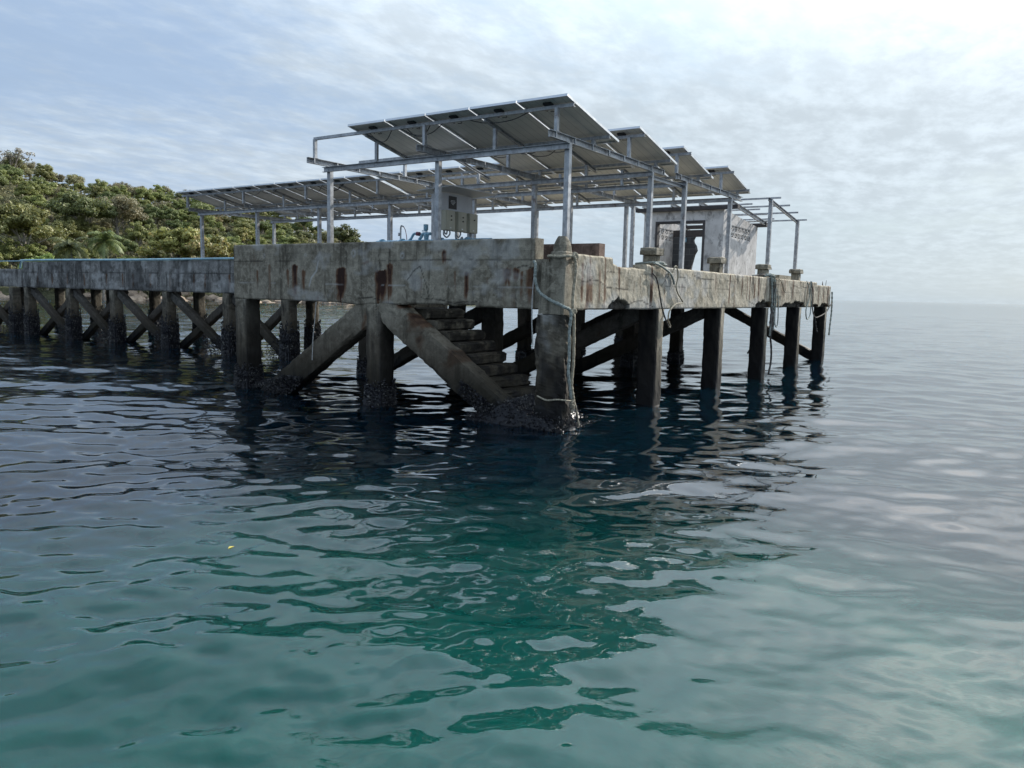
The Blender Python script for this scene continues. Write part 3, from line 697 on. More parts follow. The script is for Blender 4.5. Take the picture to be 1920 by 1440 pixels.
# ------------------------------------------------------------------ the lower jetty running to the shore
WX = 5.2
jet = thing('concrete_jetty', (WX, 18, 0), 'lower grey concrete jetty on cross-braced columns, running from the pier head to the shore', 'jetty')
def paint_w(U, Z, C):
    k = fbm(U*2.2, Z*1.0, 101); C[..., 1] = np.maximum(C[..., 1], np.clip((k-.50)*4, 0, .65))
    C[..., 2] = np.maximum(C[..., 2], np.clip((fbm(U*2.0+5, Z*3.2, 102)-.52)*4, 0, .55))
    j = np.abs(Z-2.62); C[..., 1] = np.maximum(C[..., 1], np.clip(1-j/.014, 0, 1)*(fbm(U*2, Z*0, 103) > .42)*.7)
    for y in (25.9, 24.6, 23.0, 21.9, 21.2, 27.1, 18.9, 20.1, 16.9, 17.5, 15.6, 28.3):
        m = np.clip(1.3-np.abs(U-y)/.07, 0, 1)*np.clip((2.62-Z)/.05, 0, 1)*np.clip((Z-2.0)/.2, 0, 1); C[..., 0] = np.maximum(C[..., 0], m*.8*fbm(U*9, Z*2, 104))
face_slab('x', WX, 8.365, 29.6, 1.98, 3.06, .25, step=.04, paint=paint_w, botf=lambda U: .03*(fbm(U*3, U*0, 105)-.5), seed=11).build('edge_wall', M_CONW, jet)
face_slab('x', WX+.25, 29.62, 62, 1.98, 2.76, .25, step=.06, paint=paint_w, seed=12).build('edge_wall', M_CONW, jet)
MB().box((WX+.5, 8.365, 2.45), (9.4, 62, 2.68)).build('deck_slab', M_CONL, jet)
MB().box((9.15, 8.4, 1.98), (9.42, 62, 2.44)).build('edge_wall', M_CONW, jet)
ys = [12.75, 15.67, 19.11, 22.54, 25.77, 29.25, 30.6, 34, 37.6, 41.2, 44.8, 48.4, 52, 55.6]
for n_, y in enumerate(ys):
    off = Vector((WX, y, 0))-Vector(WL[jet.name])
    for dx in (.01, 3.55):
        c = inst('column', colW[n_ % 3], jet, off+Vector((dx, 0, .03))); c.scale = (.9, .9, 1)
        k_ = inst('mussel_crust', crM[(n_+1) % 2], c, (0, 0, 0)); k_.scale = (1.10, 1.10, 2.1)
    if n_ < len(ys)-1 and abs(ys[n_+1]-y) > 2:
        y2 = ys[n_+1]
        for (dx, a, b) in ((.16, y2, y), (.46, y, y2)):
            rough_prism((WX+dx+.1, a+.2, 1.95), (WX+dx+.1, b+.2, -.1), .24, .27, (0, 0, 1), seg=.12, seed=110+n_, chip=.03).build('brace', M_CONL, jet)
    mk = MB(); random.seed(200+n_)
    def smj():
        y_ = random.uniform(y+.3, y+1.5 if n_ % 2 else y+1.2); return (WX+random.uniform(.05, .5), y_, random.uniform(-.05, max(.05, .75-.36*abs(y_-y-.3)))), (-1, 0, .5)
    if n_ < 9: shell_patch(mk, 420, smj, .03, .065); mk.build('mussel_crust', M_SHELL, jet)
    MB().box((WX+.42, y+.05, 1.99), (9.14, y+.38, 2.445)).build('cross_beam', M_CONL, jet)
pp = smooth_path([(WX-.02, 8.6, 3.10), (WX-.02, 15, 3.105), (WX-.03, 21, 3.09), (WX+.0, 26, 3.11), (WX, 29.4, 3.11), (WX+.05, 29.75, 3.06), (WX+.1, 30.0, 2.80)], 5)
tag(MB().tube(pp, .038, 8).build('water_pipe', M_TEAL), 'long pale blue pipe lying along the top of the jetty wall', 'pipe')
hr = thing('handrail', (WX+.3, 45, 2.76), 'thin pale handrail along the far lower stretch of the jetty', 'railing')
MB().tube([(WX+.3, 30.1, 3.10), (WX+.3, 62, 3.10)], .022, 6).build('rail', M_TEAL, hr)
for y in (30.1, 33, 36, 39, 42, 45): MB().tube([(WX+.3, y, 2.76), (WX+.3, y, 3.10)], .02, 6).build('post', M_TEAL, hr)

# ------------------------------------------------------------------ steel canopies and solar panels
PZ0, SL, PL, PW = 5.27, math.tan(R_(12.2)), 1.84, .935     # high edge z, slope, run in x, panel width
def csec(mb, p, q, w_, h_, open_side=1, t=.008, up=(0, 0, 1)):
    """channel section from p to q; web on one side, flanges above and below"""
    p = Vector(p); q = Vector(q)
    s = open_side
    mb.beam(p, q, t, h_, up, (-s*w_/2, 0)); mb.beam(p, q, w_, t, up, (0, h_/2-t/2)); mb.beam(p, q, w_, t, up, (0, -h_/2+t/2))
    return mb
def panel_meshes():
    ax = math.atan(SL); L = PL/math.cos(ax)
    a = MB().box((.012, .012, .010), (L-.012, PW-.012, .014)); b = MB().box((.012, .012, .0145), (L-.012, PW-.012, .020))
    fr = MB()
    for x0, y0, x1, y1 in ((0, 0, L, .012), (0, PW-.012, L, PW), (0, .012, .012, PW-.012), (L-.012, .012, L, PW-.012)): fr.box((x0, y0, -.014), (x1, y1, .026))
    for x0, y0, x1, y1 in ((0, .012, L, .035), (0, PW-.035, L, PW-.012), (.012, .035, .035, PW-.035), (L-.035, .035, L-.012, PW-.035)): fr.box((x0+(.012 if x0 == 0 else 0), y0, -.0135), (x1-(.012 if x1 == L else 0), y1, -.0115))
    jb = MB().box((.16, PW/2-.075, -.022), (.25, PW/2+.075, .009)); jb.tube(smooth_path([(.24, PW/2-.03, -.01), (.33, PW/2-.06, -.04), (.42, PW/2-.02, -.03), (.46, PW/2+.1, -.005)], 4), .006, 5)
    jb.tube(smooth_path([(.24, PW/2+.03, -.01), (.34, PW/2+.08, -.05), (.40, PW/2+.16, -.01)], 4), .006, 5)
    return [mk_mesh(x, n, m) for x, n, m in ((a, 'solar_panel', M_BACK), (b, 'cell_sheet', M_CELL), (fr, 'frame', M_ALU), (jb, 'junction_box', M_BLACK))]
PM = panel_meshes(); AX = math.atan(SL)
def add_panel(par, x0, y0, jit=0):
    o = inst('solar_panel', PM[0], par, Vector((x0, y0, PZ0))-WL[par.name]); o.rotation_euler = (0, AX, 0)
    for me, n in ((PM[1], 'cell_sheet'), (PM[2], 'frame'), (PM[3], 'junction_box')): inst(n, me, o, (0, 0, 0))
def canopy(name, loc, label, rows, xg, ygs, posts, deckz, ypur, panels):
    c = thing(name, loc, label, 'solar canopy')
    for x, y in posts:
        m = MB().box((x-.045, y-.045, deckz), (x+.045, y+.045, 4.665)); m.box((x-.09, y-.09, deckz), (x+.09, y+.09, deckz+.012))
        for z in (4.60,): m.box((x-.075, y-.02, z-.02), (x+.075, y+.02, z+.02))
        p = m.build('post', M_STEEL, c)
    for x in sorted(set(p[0] for p in posts)):
        m = MB(); yy = [p[1] for p in posts if p[0] == x]
        csec(m, (x-.085, min(yy)-.06, 4.61), (x-.085, max(yy)+.12, 4.61), .055, .10, -1)
        m.build('crossbeam', M_STEEL, c)
    for y in ygs:
        m = MB(); csec(m, (xg[0], y, 4.725), (xg[1], y, 4.725), .06, .11, 1)
        x = xg[0]+.15
        while x < xg[1]: m.box((x-.014, y-.034, 4.676), (x+.014, y-.004, 4.774)); x += .62
        m.build('girder', M_STEEL, c)
        for x0 in rows:
            for dx in (.20, 1.46):
                zt = PZ0-SL*dx-.075
                m = MB().box((x0+dx-.035, y-.03, 4.782), (x0+dx+.035, y+.025, zt)); m.box((x0+dx-.06, y-.035, 4.7815), (x0+dx+.06, y+.03, 4.79)); m.build('upright', M_STEEL, c)
    for x0, ye in zip(rows, ypur):
        for dx in (.24, 1.50):
            z = PZ0-SL*dx-.048; m = MB(); csec(m, (x0+dx, ygs[0]-.3, z), (x0+dx, ye, z), .045, .055, 1); m.build('purlin', M_STEEL, c)
        for a, b in zip(ygs[:-1], ygs[1:]):
            y = (a+b)/2+.05
            m = MB(); z1 = PZ0-SL*.22-.105; z2 = PZ0-SL*1.62-.105
            csec(m, (x0+.22, y, z1), (x0+1.62, y, z2), .045, .06, 1); m.build('rafter', M_STEEL, c)
            xp = min((p[0] for p in posts), key=lambda v: abs(v-(x0+.9))); 
            if not x0+.3 < xp-.085 < x0+1.6: xp = x0+.685
            zt = PZ0-SL*(xp-.085-x0)-.135
            if xp in [p[0] for p in posts]: MB().box((xp-.11, y-.03, 4.665), (xp-.06, y+.03, zt)).build('upright', M_STEEL, c)
    for x0, ylist in zip(rows, panels):
        for y in ylist: add_panel(c, x0, y)
    return c
YA = (.3, 3.05, 5.9)
ca = canopy('solar_canopy', (2.2, 3.0, 2.7), 'nearer steel solar canopy over the pier corner, two rows of tilted panels, left end bare', (-.05, 2.62), (-.04, 4.5), YA,
            [(x, y) for x in (.55, 3.87) for y in YA], 2.70, (5.96, 5.98), ([k*.962 for k in range(5)], [k*.962 for k in range(4)]))
YB = (.22, 3.05, 5.9, 8.8, 11.65, 14.5, 17.4)
def row(n, gap): return [k*.978 + (.10 if k*.978 > 8.3 and gap else 0) for k in range(n)]
cb = canopy('solar_canopy', (7.2, 9.0, 2.7), 'long steel solar canopy behind the first, reaching left from the hut over the lower jetty', (4.77, 7.55), (5.02, 9.4), YB,
            [(x, y) for x in (5.48, 8.5) for y in YB], 2.70, (17.75, 17.75), (row(18, 1), row(18, 0)))
random.seed(55)
for cpar, x0s, ymax in ((ca, (-.05, 2.62), 4.6), (cb, (4.77, 7.55), 16)):
    for x0 in x0s:
        for q in range(4 if cpar is ca else 9):
            y = random.uniform(.5, ymax); L = random.uniform(.5, 1.3); zc = PZ0-SL*.24-.08; d_ = random.uniform(.05, .16)
            MB().tube(smooth_path([(x0+.27, y, zc+.02), (x0+.30, y+L*.3, zc-d_), (x0+.33, y+L*.7, zc-d_*.9), (x0+.28, y+L, zc+.02)], 4), .008, 5).build('cable', M_BLACK, cpar)
m = MB(); csec(m, (3.9, .3, 4.56), (5.45, .25, 4.56), .05, .08); m.build('tie_bar', M_STEEL, ca)
# small flood lamp box hanging under the long canopy
b0 = at(485, 394, x=7.2)
fl = MB().box((7.1, b0.y-.18, b0.z-.07), (7.25, b0.y+.22, b0.z+.10)); fl.box((7.16, b0.y, b0.z+.10), (7.20, b0.y+.05, 4.95))
tag(fl.build('flood_lamp', M_BOARD), 'small pale lamp box hanging under the left end of the long canopy', 'lamp')

# ------------------------------------------------------------------ hut
HX0, HX1, HY0, HY1, DZ = 12.3, 15.72, 1.67, 4.25, 2.70
hut = thing('pump_hut', ((HX0+HX1)/2, 3, DZ), 'roofless mildewed white plaster hut with a large open window and vent blocks', 'hut')
zt = lambda x: 4.83-(x-HX0)*.077
wl = MB(); wy0, wy1, wz0, wz1 = 2.29, 3.80, 2.95, 4.47
for a, b in (((HX0, HY0, DZ), (HX0+.14, wy0, 4.82)), ((HX0, wy1, DZ), (HX0+.14, HY1, 4.82)), ((HX0, wy0, wz1), (HX0+.14, wy1, 4.82)), ((HX0, wy0, DZ), (HX0+.14, wy1, wz0))): wl.box(a, b)
wl.build('front_wall', M_PLAST, hut)
def side_wall(y, name):
    m = MB(); y1 = y+.13; v0, v1 = 13.05, 14.98; z0, z1 = 4.05, 4.40
    def pr_(xa, xb, za, zb_a, zb_b):
        v = [(xa, y, za), (xb, y, za), (xb, y, zb_b), (xa, y, zb_a), (xa, y1, za), (xb, y1, za), (xb, y1, zb_b), (xa, y1, zb_a)]
        m.add(v, [(0, 1, 2, 3), (7, 6, 5, 4), (0, 4, 5, 1), (1, 5, 6, 2), (2, 6, 7, 3), (3, 7, 4, 0)])
    xa = HX0+.142
    pr_(xa, v0, DZ, zt(xa), zt(v0)); pr_(v1, HX1, DZ, zt(v1), zt(HX1)); pr_(v0, v1, DZ, z0-.02, z0-.02); pr_(v0, v1, z1+.02, zt(v0), zt(v1))
    o = m.build(name, M_PLAST, hut)
    g = MB(); nb = 6; bw = (v1-v0)/nb
    g.box((v0, y+.01, z0-.02), (v1, y+.12, z0+.01)); g.box((v0, y+.01, z1-.005), (v1, y+.12, z1+.02)); g.box((v0, y+.01, (z0+z1)/2-.03), (v1, y+.12, (z0+z1)/2+.03))
    for k in range(nb+1): g.box((max(v0, v0+k*bw-.035), y+.012, z0+.01), (min(v1, v0+k*bw+.035), y+.118, z1-.005))
    for k in range(nb):
        for r_ in range(2):
            cx_ = v0+(k+.5)*bw; cz_ = z0+.09+r_*.17
            for sx in (-1, 1): g.beam((cx_-.12, y+.065, cz_-sx*.065), (cx_+.12, y+.065, cz_+sx*.065), .10, .022, (0, 0, 1))
            g.box((cx_-.035, y+.02, cz_-.03), (cx_+.035, y+.11, cz_+.03))
    g.build('vent_blocks', M_PLAST, o); return o
side_wall(HY0, 'side_wall'); side_wall(HY1-.13, 'side_wall')
# back wall of bare dark blocks, broken away on one side
m, t, p = mat('bare_block'); pos = t.N('ShaderNodeNewGeometry').outputs['Position']
bk = t.N('ShaderNodeTexBrick'); t.put(bk.inputs[0], t.mapping(pos, rot=(0, R_(90), R_(90)))); bk.inputs['Scale'].default_value = 1; bk.inputs['Brick Width'].default_value = .39; bk.inputs['Row Height'].default_value = .19
bk.inputs['Mortar Size'].default_value = .008; bk.inputs['Color1'].default_value = (.075, .08, .088, 1); bk.inputs['Color2'].default_value = (.05, .055, .062, 1); bk.inputs['Mortar'].default_value = (.12, .125, .13, 1)
t.put(p.inputs['Base Color'], bk.outputs[0]); p.inputs['Roughness'].default_value = .95; M_BLOCK = m
BX1 = 14.55
prof = [(2.72, 3.48), (3.0, 3.46), (3.2, 3.45), (3.4, 3.40), (3.6, 3.34), (3.74, 3.30), (3.9, 3.33), (4.0, 3.37), (4.1, 3.38), (4.195, 3.38)]
# the break is a jagged line; wall stands on its +y side
v = []; n_ = len(prof)
for x in (BX1-.15, BX1-.01):
    for z, y in prof: v.append((x, y+random.uniform(-.03, .03), z)); v.append((x, HY1-.135, z))
f = []
for k in range(n_-1):
    f.append((2*k, 2*k+2, 2*k+3, 2*k+1)); o_ = 2*n_; f.append((o_+2*k, o_+2*k+1, o_+2*k+3, o_+2*k+2)); f.append((2*k, o_+2*k, o_+2*k+2, 2*k+2)); f.append((2*k+1, 2*k+3, o_+2*k+3, o_+2*k+1))
f += [(0, 1, 2*n_+1, 2*n_), (2*n_-2, 4*n_-2, 4*n_-1, 2*n_-1)]
MB().add(v, f).build('back_wall', M_BLOCK, hut)
MB().box((BX1-.15, HY0+.132, DZ), (BX1, 2.6, 3.1)).build('back_wall', M_BLOCK, hut)
MB().box((BX1-.152, HY0+.135, 4.20), (BX1+.01, HY1-.14, 4.42)).build('lintel', M_DARKW, hut)
fr = MB()
for a, b in (((wy0-.05, wz0-.04), (wy0+.02, wz1+.05)), ((wy1-.02, wz0-.04), (wy1+.05, wz1+.05)), ((wy0+.02, wz1-.02), (wy1-.02, wz1+.05)), ((wy0+.02, wz0-.04), (wy1-.02, wz0+.02))):
    fr.box((HX0-.02, a[0], a[1]), (HX0+.16, b[0], b[1]))
fr.build('window_frame', M_DARKW, hut)
m_ = MB(); m_.box((BX1-.30, 3.62, 4.02), (BX1-.17, 3.80, 4.17)); m_.build('blue_box', M_BLUE, hut)
# roof timbers
MB().box((12.16, 1.22, 4.822), (12.36, 4.5, 4.93)).build('wall_plate', M_DARKW, hut)
MB().box((HX1-.12, 1.35, 4.575), (HX1+.16, 4.35, 4.69)).build('wall_plate', M_DARKW, hut)
for y in (1.40, 2.35, 3.25, 4.2):
    csec(MB(), (12.05, y, 5.01), (16.1, y, 4.63), .05, .12).build('rafter', M_STEEL, hut)
for x in (12.9, 13.7, 14.5, 15.3):
    z = 5.01-(x-12.05)*.094+.085; MB().box((x-.02, 1.02, z-.025), (x+.025, 4.5, z+.02)).build('purlin', M_STEEL, hut)
# bare pergola frame in front of the hut's side
pg = thing('bare_roof_frame', (13.85, 1.5, DZ), 'open steel lean-to frame on two thin posts beside the hut, with no roof sheets', 'roof frame')
PX = (12.3, 15.42); pz = lambda x: 5.07-(x-12.3)*.112
for x in PX: MB().box((x-.05, .25, DZ), (x+.05, .35, pz(x)-.02)).build('post', M_STEEL, pg)
csec(MB(), (12.1, .30, pz(12.1)-.06), (15.5, .30, pz(15.5)-.06), .05, .09).build('rafter', M_STEEL, pg)
csec(MB(), (12.1, 4.65, pz(12.1)-.06), (15.5, 4.65, pz(15.5)-.06), .05, .09).build('rafter', M_STEEL, pg)
for x in (12.3, 13.3, 14.3, 15.42): MB().box((x-.025, .02, pz(x)-.012), (x+.025, 4.75, pz(x)+.035)).build('purlin', M_STEEL, pg)
for x in PX: MB().box((x-.05, 4.60, DZ), (x+.05, 4.70, pz(x)-.02)).build('post', M_STEEL, pg)

# ------------------------------------------------------------------ control cabinets
cs = thing('control_cabinet_stand', (2.3, 4.05, DZ), 'grey control board with a small metal roof, three beige cabinets hanging below it', 'control panel')
for x in (1.70, 2.86): csec(MB(), (x, 4.06, DZ), (x, 4.06, 4.25), .05, .10, 1, up=(1, 0, 0)).build('post', M_STEEL, cs)
MB().box((1.74, 3.99, 3.86), (2.83, 4.02, 4.22)).build('back_board', M_BOARD, cs)
m = MB(); m.add([(1.45, 3.45, 4.27), (3.05, 3.45, 4.27), (3.05, 4.35, 4.22), (1.45, 4.35, 4.22), (1.45, 3.45, 4.285), (3.05, 3.45, 4.285), (3.05, 4.35, 4.235), (1.45, 4.35, 4.235)],
                [(3, 2, 1, 0), (4, 5, 6, 7), (0, 1, 5, 4), (1, 2, 6, 5), (2, 3, 7, 6), (3, 0, 4, 7)]); m.build('roof_sheet', M_BOARD, cs)
sp_ = MB().box((2.04, 3.980, 3.91), (2.30, 3.988, 4.17)).build('display_panel', M_BLACK, cs)
tx = MB()
for k, (w0, w1) in enumerate(((.06, .20), (.05, .21), (.07, .19), (.10, .16))): tx.box((2.04+w0, 3.9755, 4.075-k*.026), (2.04+w1, 3.9785, 4.086-k*.026))
tx.build('lettering', M_BOARD, sp_)
for k, x in enumerate((1.76, 2.155, 2.55)):
    c = MB().box((x, 3.84, 3.45), (x+.30, 4.0, 3.855)); c.box((x+.012, 3.826, 3.46), (x+.288, 3.8395, 3.845)); c = c.build('cabinet', M_BOX, cs)
    for z in ((3.74, 3.66) if k < 2 else (3.72,)): MB().tube([(x+.16, 3.83, z), (x+.16, 3.80, z)], .012, 8).build('knob', M_BLACK, c)
    MB().box((x+.12, 3.822, 3.49), (x+.17, 3.8255, 3.51)).build('label_plate', M_WHITE, c)
for pts in (((1.80, 3.92, 3.45), (1.80, 3.92, 3.36), (1.90, 3.92, 3.31), (2.0, 3.92, 3.38), (2.0, 3.92, 3.45)), ((1.86, 3.95, 3.45), (1.87, 3.95, 3.40), (1.93, 3.95, 3.38), (1.95, 3.95, 3.45)),
            ((2.2, 3.92, 3.45), (2.2, 3.92, 3.33), (2.32, 3.92, 3.26), (2.44, 3.92, 3.32), (2.45, 3.92, 2.71)), ((2.26, 3.95, 3.45), (2.27, 3.95, 3.38), (2.34, 3.95, 3.34), (2.40, 3.95, 3.40), (2.40, 3.95, 3.45)), ((2.72, 3.92, 3.45), (2.72, 3.92, 2.71))):
    MB().tube(smooth_path(pts, 5), .016 if len(pts) > 2 else .028, 8).build('conduit', M_STEEL, cs)

# ------------------------------------------------------------------ pump and blue pipes
pu = thing('pump_pipework', (2.2, 5.2, DZ), 'blue painted pump pipework with valves and a short upright cylinder behind the parapet', 'pump')
MB().tube([(2.2, 6.15, 3.20), (2.2, 3.0, 3.20)], .10, 14).build('main_pipe', M_BLUE, pu)
for y in (6.0, 5.4, 4.3, 3.6): MB().tube([(2.2, y-.02, 3.20), (2.2, y+.02, 3.20)], .135, 14).build('flange', M_BLUE, pu)
for y in (6.05, 5.0, 3.4): MB().box((2.1, y-.06, DZ), (2.3, y+.06, 3.11)).build('support', M_CONL, pu)
MB().tube(smooth_path([(2.2, 5.22, 3.28), (2.2, 5.15, 3.33), (2.2, 5.08, 3.42), (2.2, 5.0, 3.43), (2.2, 4.93, 3.425)], 4), .028, 8).build('branch_pipe', M_BLUE, pu)
MB().tube(smooth_path([(2.2, 4.92, 3.30), (2.2, 4.86, 3.36), (2.2, 4.82, 3.42), (2.2, 4.74, 3.42), (2.2, 4.6, 3.42)], 4), .034, 8).build('branch_pipe', M_BLUE, pu)
MB().tube([(2.2, 4.99, 3.43), (2.2, 4.91, 3.42)], .045, 10).build('valve', M_RED, pu)
MB().tube([(2.2, 4.72, 3.28), (2.2, 4.72, 3.40), (2.2, 4.72, 3.46)], [.045, .06, .03], 10).build('valve', M_BLUE, pu)
MB().tube([(2.2, 4.73, 3.47), (2.2, 4.73, 3.50), (2.2, 4.735, 3.505), (2.2, 4.735, 3.62)], [.035, .035, .052, .052], 12).build('air_chamber', M_BLUE, pu)
MB().tube([(2.2, 4.84, 3.485), (2.2, 4.70, 3.485)], .012, 6).build('handle', M_BLUE, pu)
tp = thing('standpipe', (2.3, 5.55, DZ), 'thin bent standpipe with a dark hose, left of the blue pump pipes', 'pipe')
MB().tube(smooth_path([(2.3, 5.55, DZ), (2.3, 5.55, 3.4), (2.3, 5.545, 3.58), (2.3, 5.52, 3.625), (2.3, 5.47, 3.60)], 5), .018, 8).build('pipe', M_STEEL, tp)
MB().tube(smooth_path([(2.3, 5.47, 3.61), (2.3, 5.41, 3.52), (2.3, 5.37, 3.35), (2.3, 5.36, 3.1)], 5), .008, 6).build('hose', M_RED, tp)
MB().box((2.27, 5.56, 3.40), (2.33, 5.60, 3.47)).build('valve', M_STEEL, tp)

# ------------------------------------------------------------------ ropes
def rope(pts, r, m, label, n=7, wob=.12, cat='rope', name='mooring_rope', k=8):
    P = smooth_path(pts, k); return tag(MB().tube(P, r, n, wob=wob).build(name, m), label, cat)
X_ = -.10
rope([(-.02, .55, 2.72), (-.06, .50, 2.68), (X_, .47, 2.60), (X_, .47, 2.42), (X_, .39, 2.23), (X_, .20, 2.11), (X_, .02, 2.04), (-.10, -.10, 1.99), (.02, -.12, 1.95), (.05, -.13, 1.84), (.03, -.12, 1.6), (.05, -.12, 1.2), (.04, -.12, .95), (.12, -.12, .62), (.15, -.12, .5)],
     .026, M_ROPEG, 'thick grey-green rope slung around the battered corner column', 8)
rope([(.30, .27, 2.80), (.33, .0, 2.80), (.18, -.09, 2.81), (-.02, -.09, 2.80), (-.09, .08, 2.79), (-.08, .24, 2.80), (.10, .30, 2.79), (.3, .3, 2.79), (.35, .1, 2.78), (.16, -.11, 2.785), (.06, -.13, 2.80)],
     .024, M_ROPET, 'tan rope wound around the rounded head of the corner column', 8)
rope([(.10, -.10, 2.80), (.12, -.13, 2.76), (.14, -.14, 2.60), (.13, -.12, 2.3), (.11, -.12, 2.05), (.14, -.13, 1.86), (.16, -.13, 1.6), (.17, -.13, 1.1), (.15, -.12, .75), (.19, -.13, .55), (.24, -.12, .40), (.22, -.10, .25)],
     .027, M_ROPET, 'thick pale rope hanging straight down beside the corner column', 8)
kn = MB()
for c_, r_ in (((.13, -.13, 2.79), .065), ((.12, -.14, 1.90), .06), ((.20, -.12, .42), .055)):
    for q in range(3):
        a = random.uniform(0, 6.28); pts = [(c_[0]+math.cos(a+t_*1.05)*r_*.7, c_[1]+.02*math.sin(t_*2), c_[2]+math.sin(a+t_*1.05)*r_*(.6+.2*q)) for t_ in range(7)]
        kn.tube(smooth_path(pts, 4), .020, 7, wob=.15)
ko = kn.build('rope_knots', M_ROPET); tag(ko, 'chunky knots tied in the rope at the corner column', 'rope knot', kind='stuff')
rope([(-.05, .50, 2.60), (-.07, .52, 2.4), (-.08, .53, 2.1), (-.08, .53, 1.8), (-.08, .51, 1.5), (-.08, .50, 1.36)], .011, M_ROPEW, 'thin pale line hanging just left of the corner column', 6, .05)
rope([(-.06, .40, .52), (-.09, .2, .47), (-.10, .0, .50), (-.02, -.12, .49), (.12, -.13, .47), (.24, -.12, .46), (.30, -.13, .36), (.36, -.14, .18), (.40, -.15, .02)], .014, M_ROPET, 'frayed rope end tied round the foot of the corner column', 6, .1)
rope([at(642*0+552, 545, x=-.04), at(551, 552, x=-.04), at(549, 585, x=-.04), at(546, 625, x=-.03), at(547, 655, x=-.04)], .010, M_ROPEW, 'thin line hanging from the parapet through the left bay', 6, .05) if False else None
rope([(-.03, 5.70, 1.93), (-.03, 5.74, 1.6), (-.03, 5.80, 1.2), (-.03, 5.83, .75)], .010, M_ROPEW, 'thin line hanging below the parapet into the left bay', 6, .05)
Y_ = -.05
def ry(pxs, y=Y_): return [at(a, b, y=y) for a, b in pxs]
rope(ry([(1227, 493), (1240, 499), (1256, 512), (1262, 524), (1264, 533)]), .022, M_ROPEG, 'rope dropping from the nearest capped bollard', 7, .08)
rope(ry([(1253, 514), (1260, 513), (1266, 499), (1270, 505), (1271, 520), (1268, 537), (1271, 550), (1280, 567), (1268, 570), (1256, 582), (1253, 598), (1257, 612), (1254, 613)]), .016, M_ROPET, 'looped tan rope hanging from the edge beside the nearest capped bollard', 7, .08)
rope(ry([(1224, 513), (1231, 522), (1236, 545), (1240, 570), (1245, 590), (1251, 606), (1255, 614)]), .016, M_ROPED, 'dark rope hanging down the edge beam below the nearest capped bollard', 7, .08)
rope([(3.60, .02, 2.84), (3.7, -.0, 2.85), (4.0, .0, 2.84), (4.25, .08, 2.83), (4.1, .45, 2.83), (3.65, .45, 2.84), (3.6, .1, 2.86), (3.9, -.02, 2.87), (4.3, .12, 2.86)], .02, M_ROPEG, 'rope wound around the foot of the nearest capped bollard', 7, .1)
# bundle below the third bollard
random.seed(9)
for k, (x, zb_, lab) in enumerate(((11.62, 1.15, 'grey rope, left one of the bundle hanging below the third capped bollard'), (11.75, 1.5, 'grey rope, middle one of the bundle hanging below the third capped bollard'), (11.95, 1.3, 'grey rope, right one of the bundle hanging below the third capped bollard'))):
    rope([(x-.1, .05, 2.84), (x-.05, -.03, 2.80), (x+.02, -.06, 2.5), (x+.08*math.sin(k), -.08, 2.1), (x+.05, -.07, 1.8), (x+.02, -.07, zb_)], .026, M_ROPEG, lab, 6, .2)
rope([(11.3, .1, 2.82), (11.5, -.02, 2.86), (11.8, -.04, 2.84), (12.0, .0, 2.84), (12.05, .2, 2.83), (11.7, .5, 2.83), (11.4, .35, 2.84), (11.5, .0, 2.88), (11.9, -.04, 2.87)], .026, M_ROPEG, 'rope coiled round the third capped bollard', 7, .15)
kd = MB()
for k in range(60):
    x = 11.72+random.gauss(0, .07); z0 = random.uniform(1.5, 2.7); L = random.uniform(.15, .6); kd.tube([(x, -.06+random.gauss(0, .02), z0), (x+random.gauss(0, .03), -.09, z0-L*.5), (x+random.gauss(0, .05), -.07, z0-L)], .010, 5)
tag(kd.build('frayed_rope_strands', M_ROPED), 'matted frayed strands on the column below the third capped bollard', 'rope', kind='stuff')
rope([(12.05, -.05, 2.35), (12.1, -.06, 1.9), (12.15, -.06, 1.5), (12.35, -.06, 1.38), (12.45, -.06, 1.6), (12.4, -.05, 2.1), (12.3, -.05, 2.3)], .016, M_ROPEG, 'purple-grey loop of rope right of the hanging bundle', 6, .05)
rope([(11.7, -.06, 1.2), (11.85, -.08, .8), (11.9, -.08, .4), (11.7, -.09, .05)], .03, M_ROPED, 'dark rope trailing into the water at the fourth edge column', 6, .1)
rope([(12.3, .0, 2.82), (12.6, -.05, 2.7), (12.9, -.06, 2.45), (13.1, -.05, 2.40)], .014, M_ROPET, 'thin rope lying over the edge right of the third capped bollard', 6, .1)
rope([(15.9, .02, 2.80), (16.0, -.05, 2.6), (16.05, -.06, 2.2), (15.7, -.07, 1.85), (15.9, -.07, 1.55), (16.3, -.07, 1.7), (16.35, -.06, 2.2), (16.3, -.04, 2.6), (16.4, .0, 2.8)], .018, M_ROPEG, 'rope loops hanging below the farthest capped bollard', 6, .1)
rope([(16.5, .0, 2.80), (16.6, -.05, 2.4), (16.5, -.07, 2.0), (16.9, -.08, 1.62), (17.6, -.08, 1.62), (18.6, -.08, 1.75), (19.1, -.08, 1.95), (19.5, -.08, 2.1)], .02, M_ROPED, 'rope slung across to the outermost edge column', 6, .1)
rope([(19.57, -.04, 2.5), (19.62, -.05, 2.1), (19.60, -.06, 1.7), (19.50, -.06, 1.3), (19.45, -.06, .9)], .03, M_ROPEG, 'ragged rope hanging at the outermost corner of the pier', 6, .25)
rope([(16.9, -.08, 1.62), (17.1, -.08, 1.4), (17.3, -.08, 1.15), (17.4, -.08, 1.1)], .03, M_ROPED, 'frayed rope tail dangling between the last two edge columns', 6, .3)
rope([(11.4, -.03, .75), (11.45, -.06, .95), (11.35, -.06, .6), (11.05, -.05, .30)], .012, M_ROPEG, 'thin slack line across the foot of the fourth edge column', 6, .05) if False else None
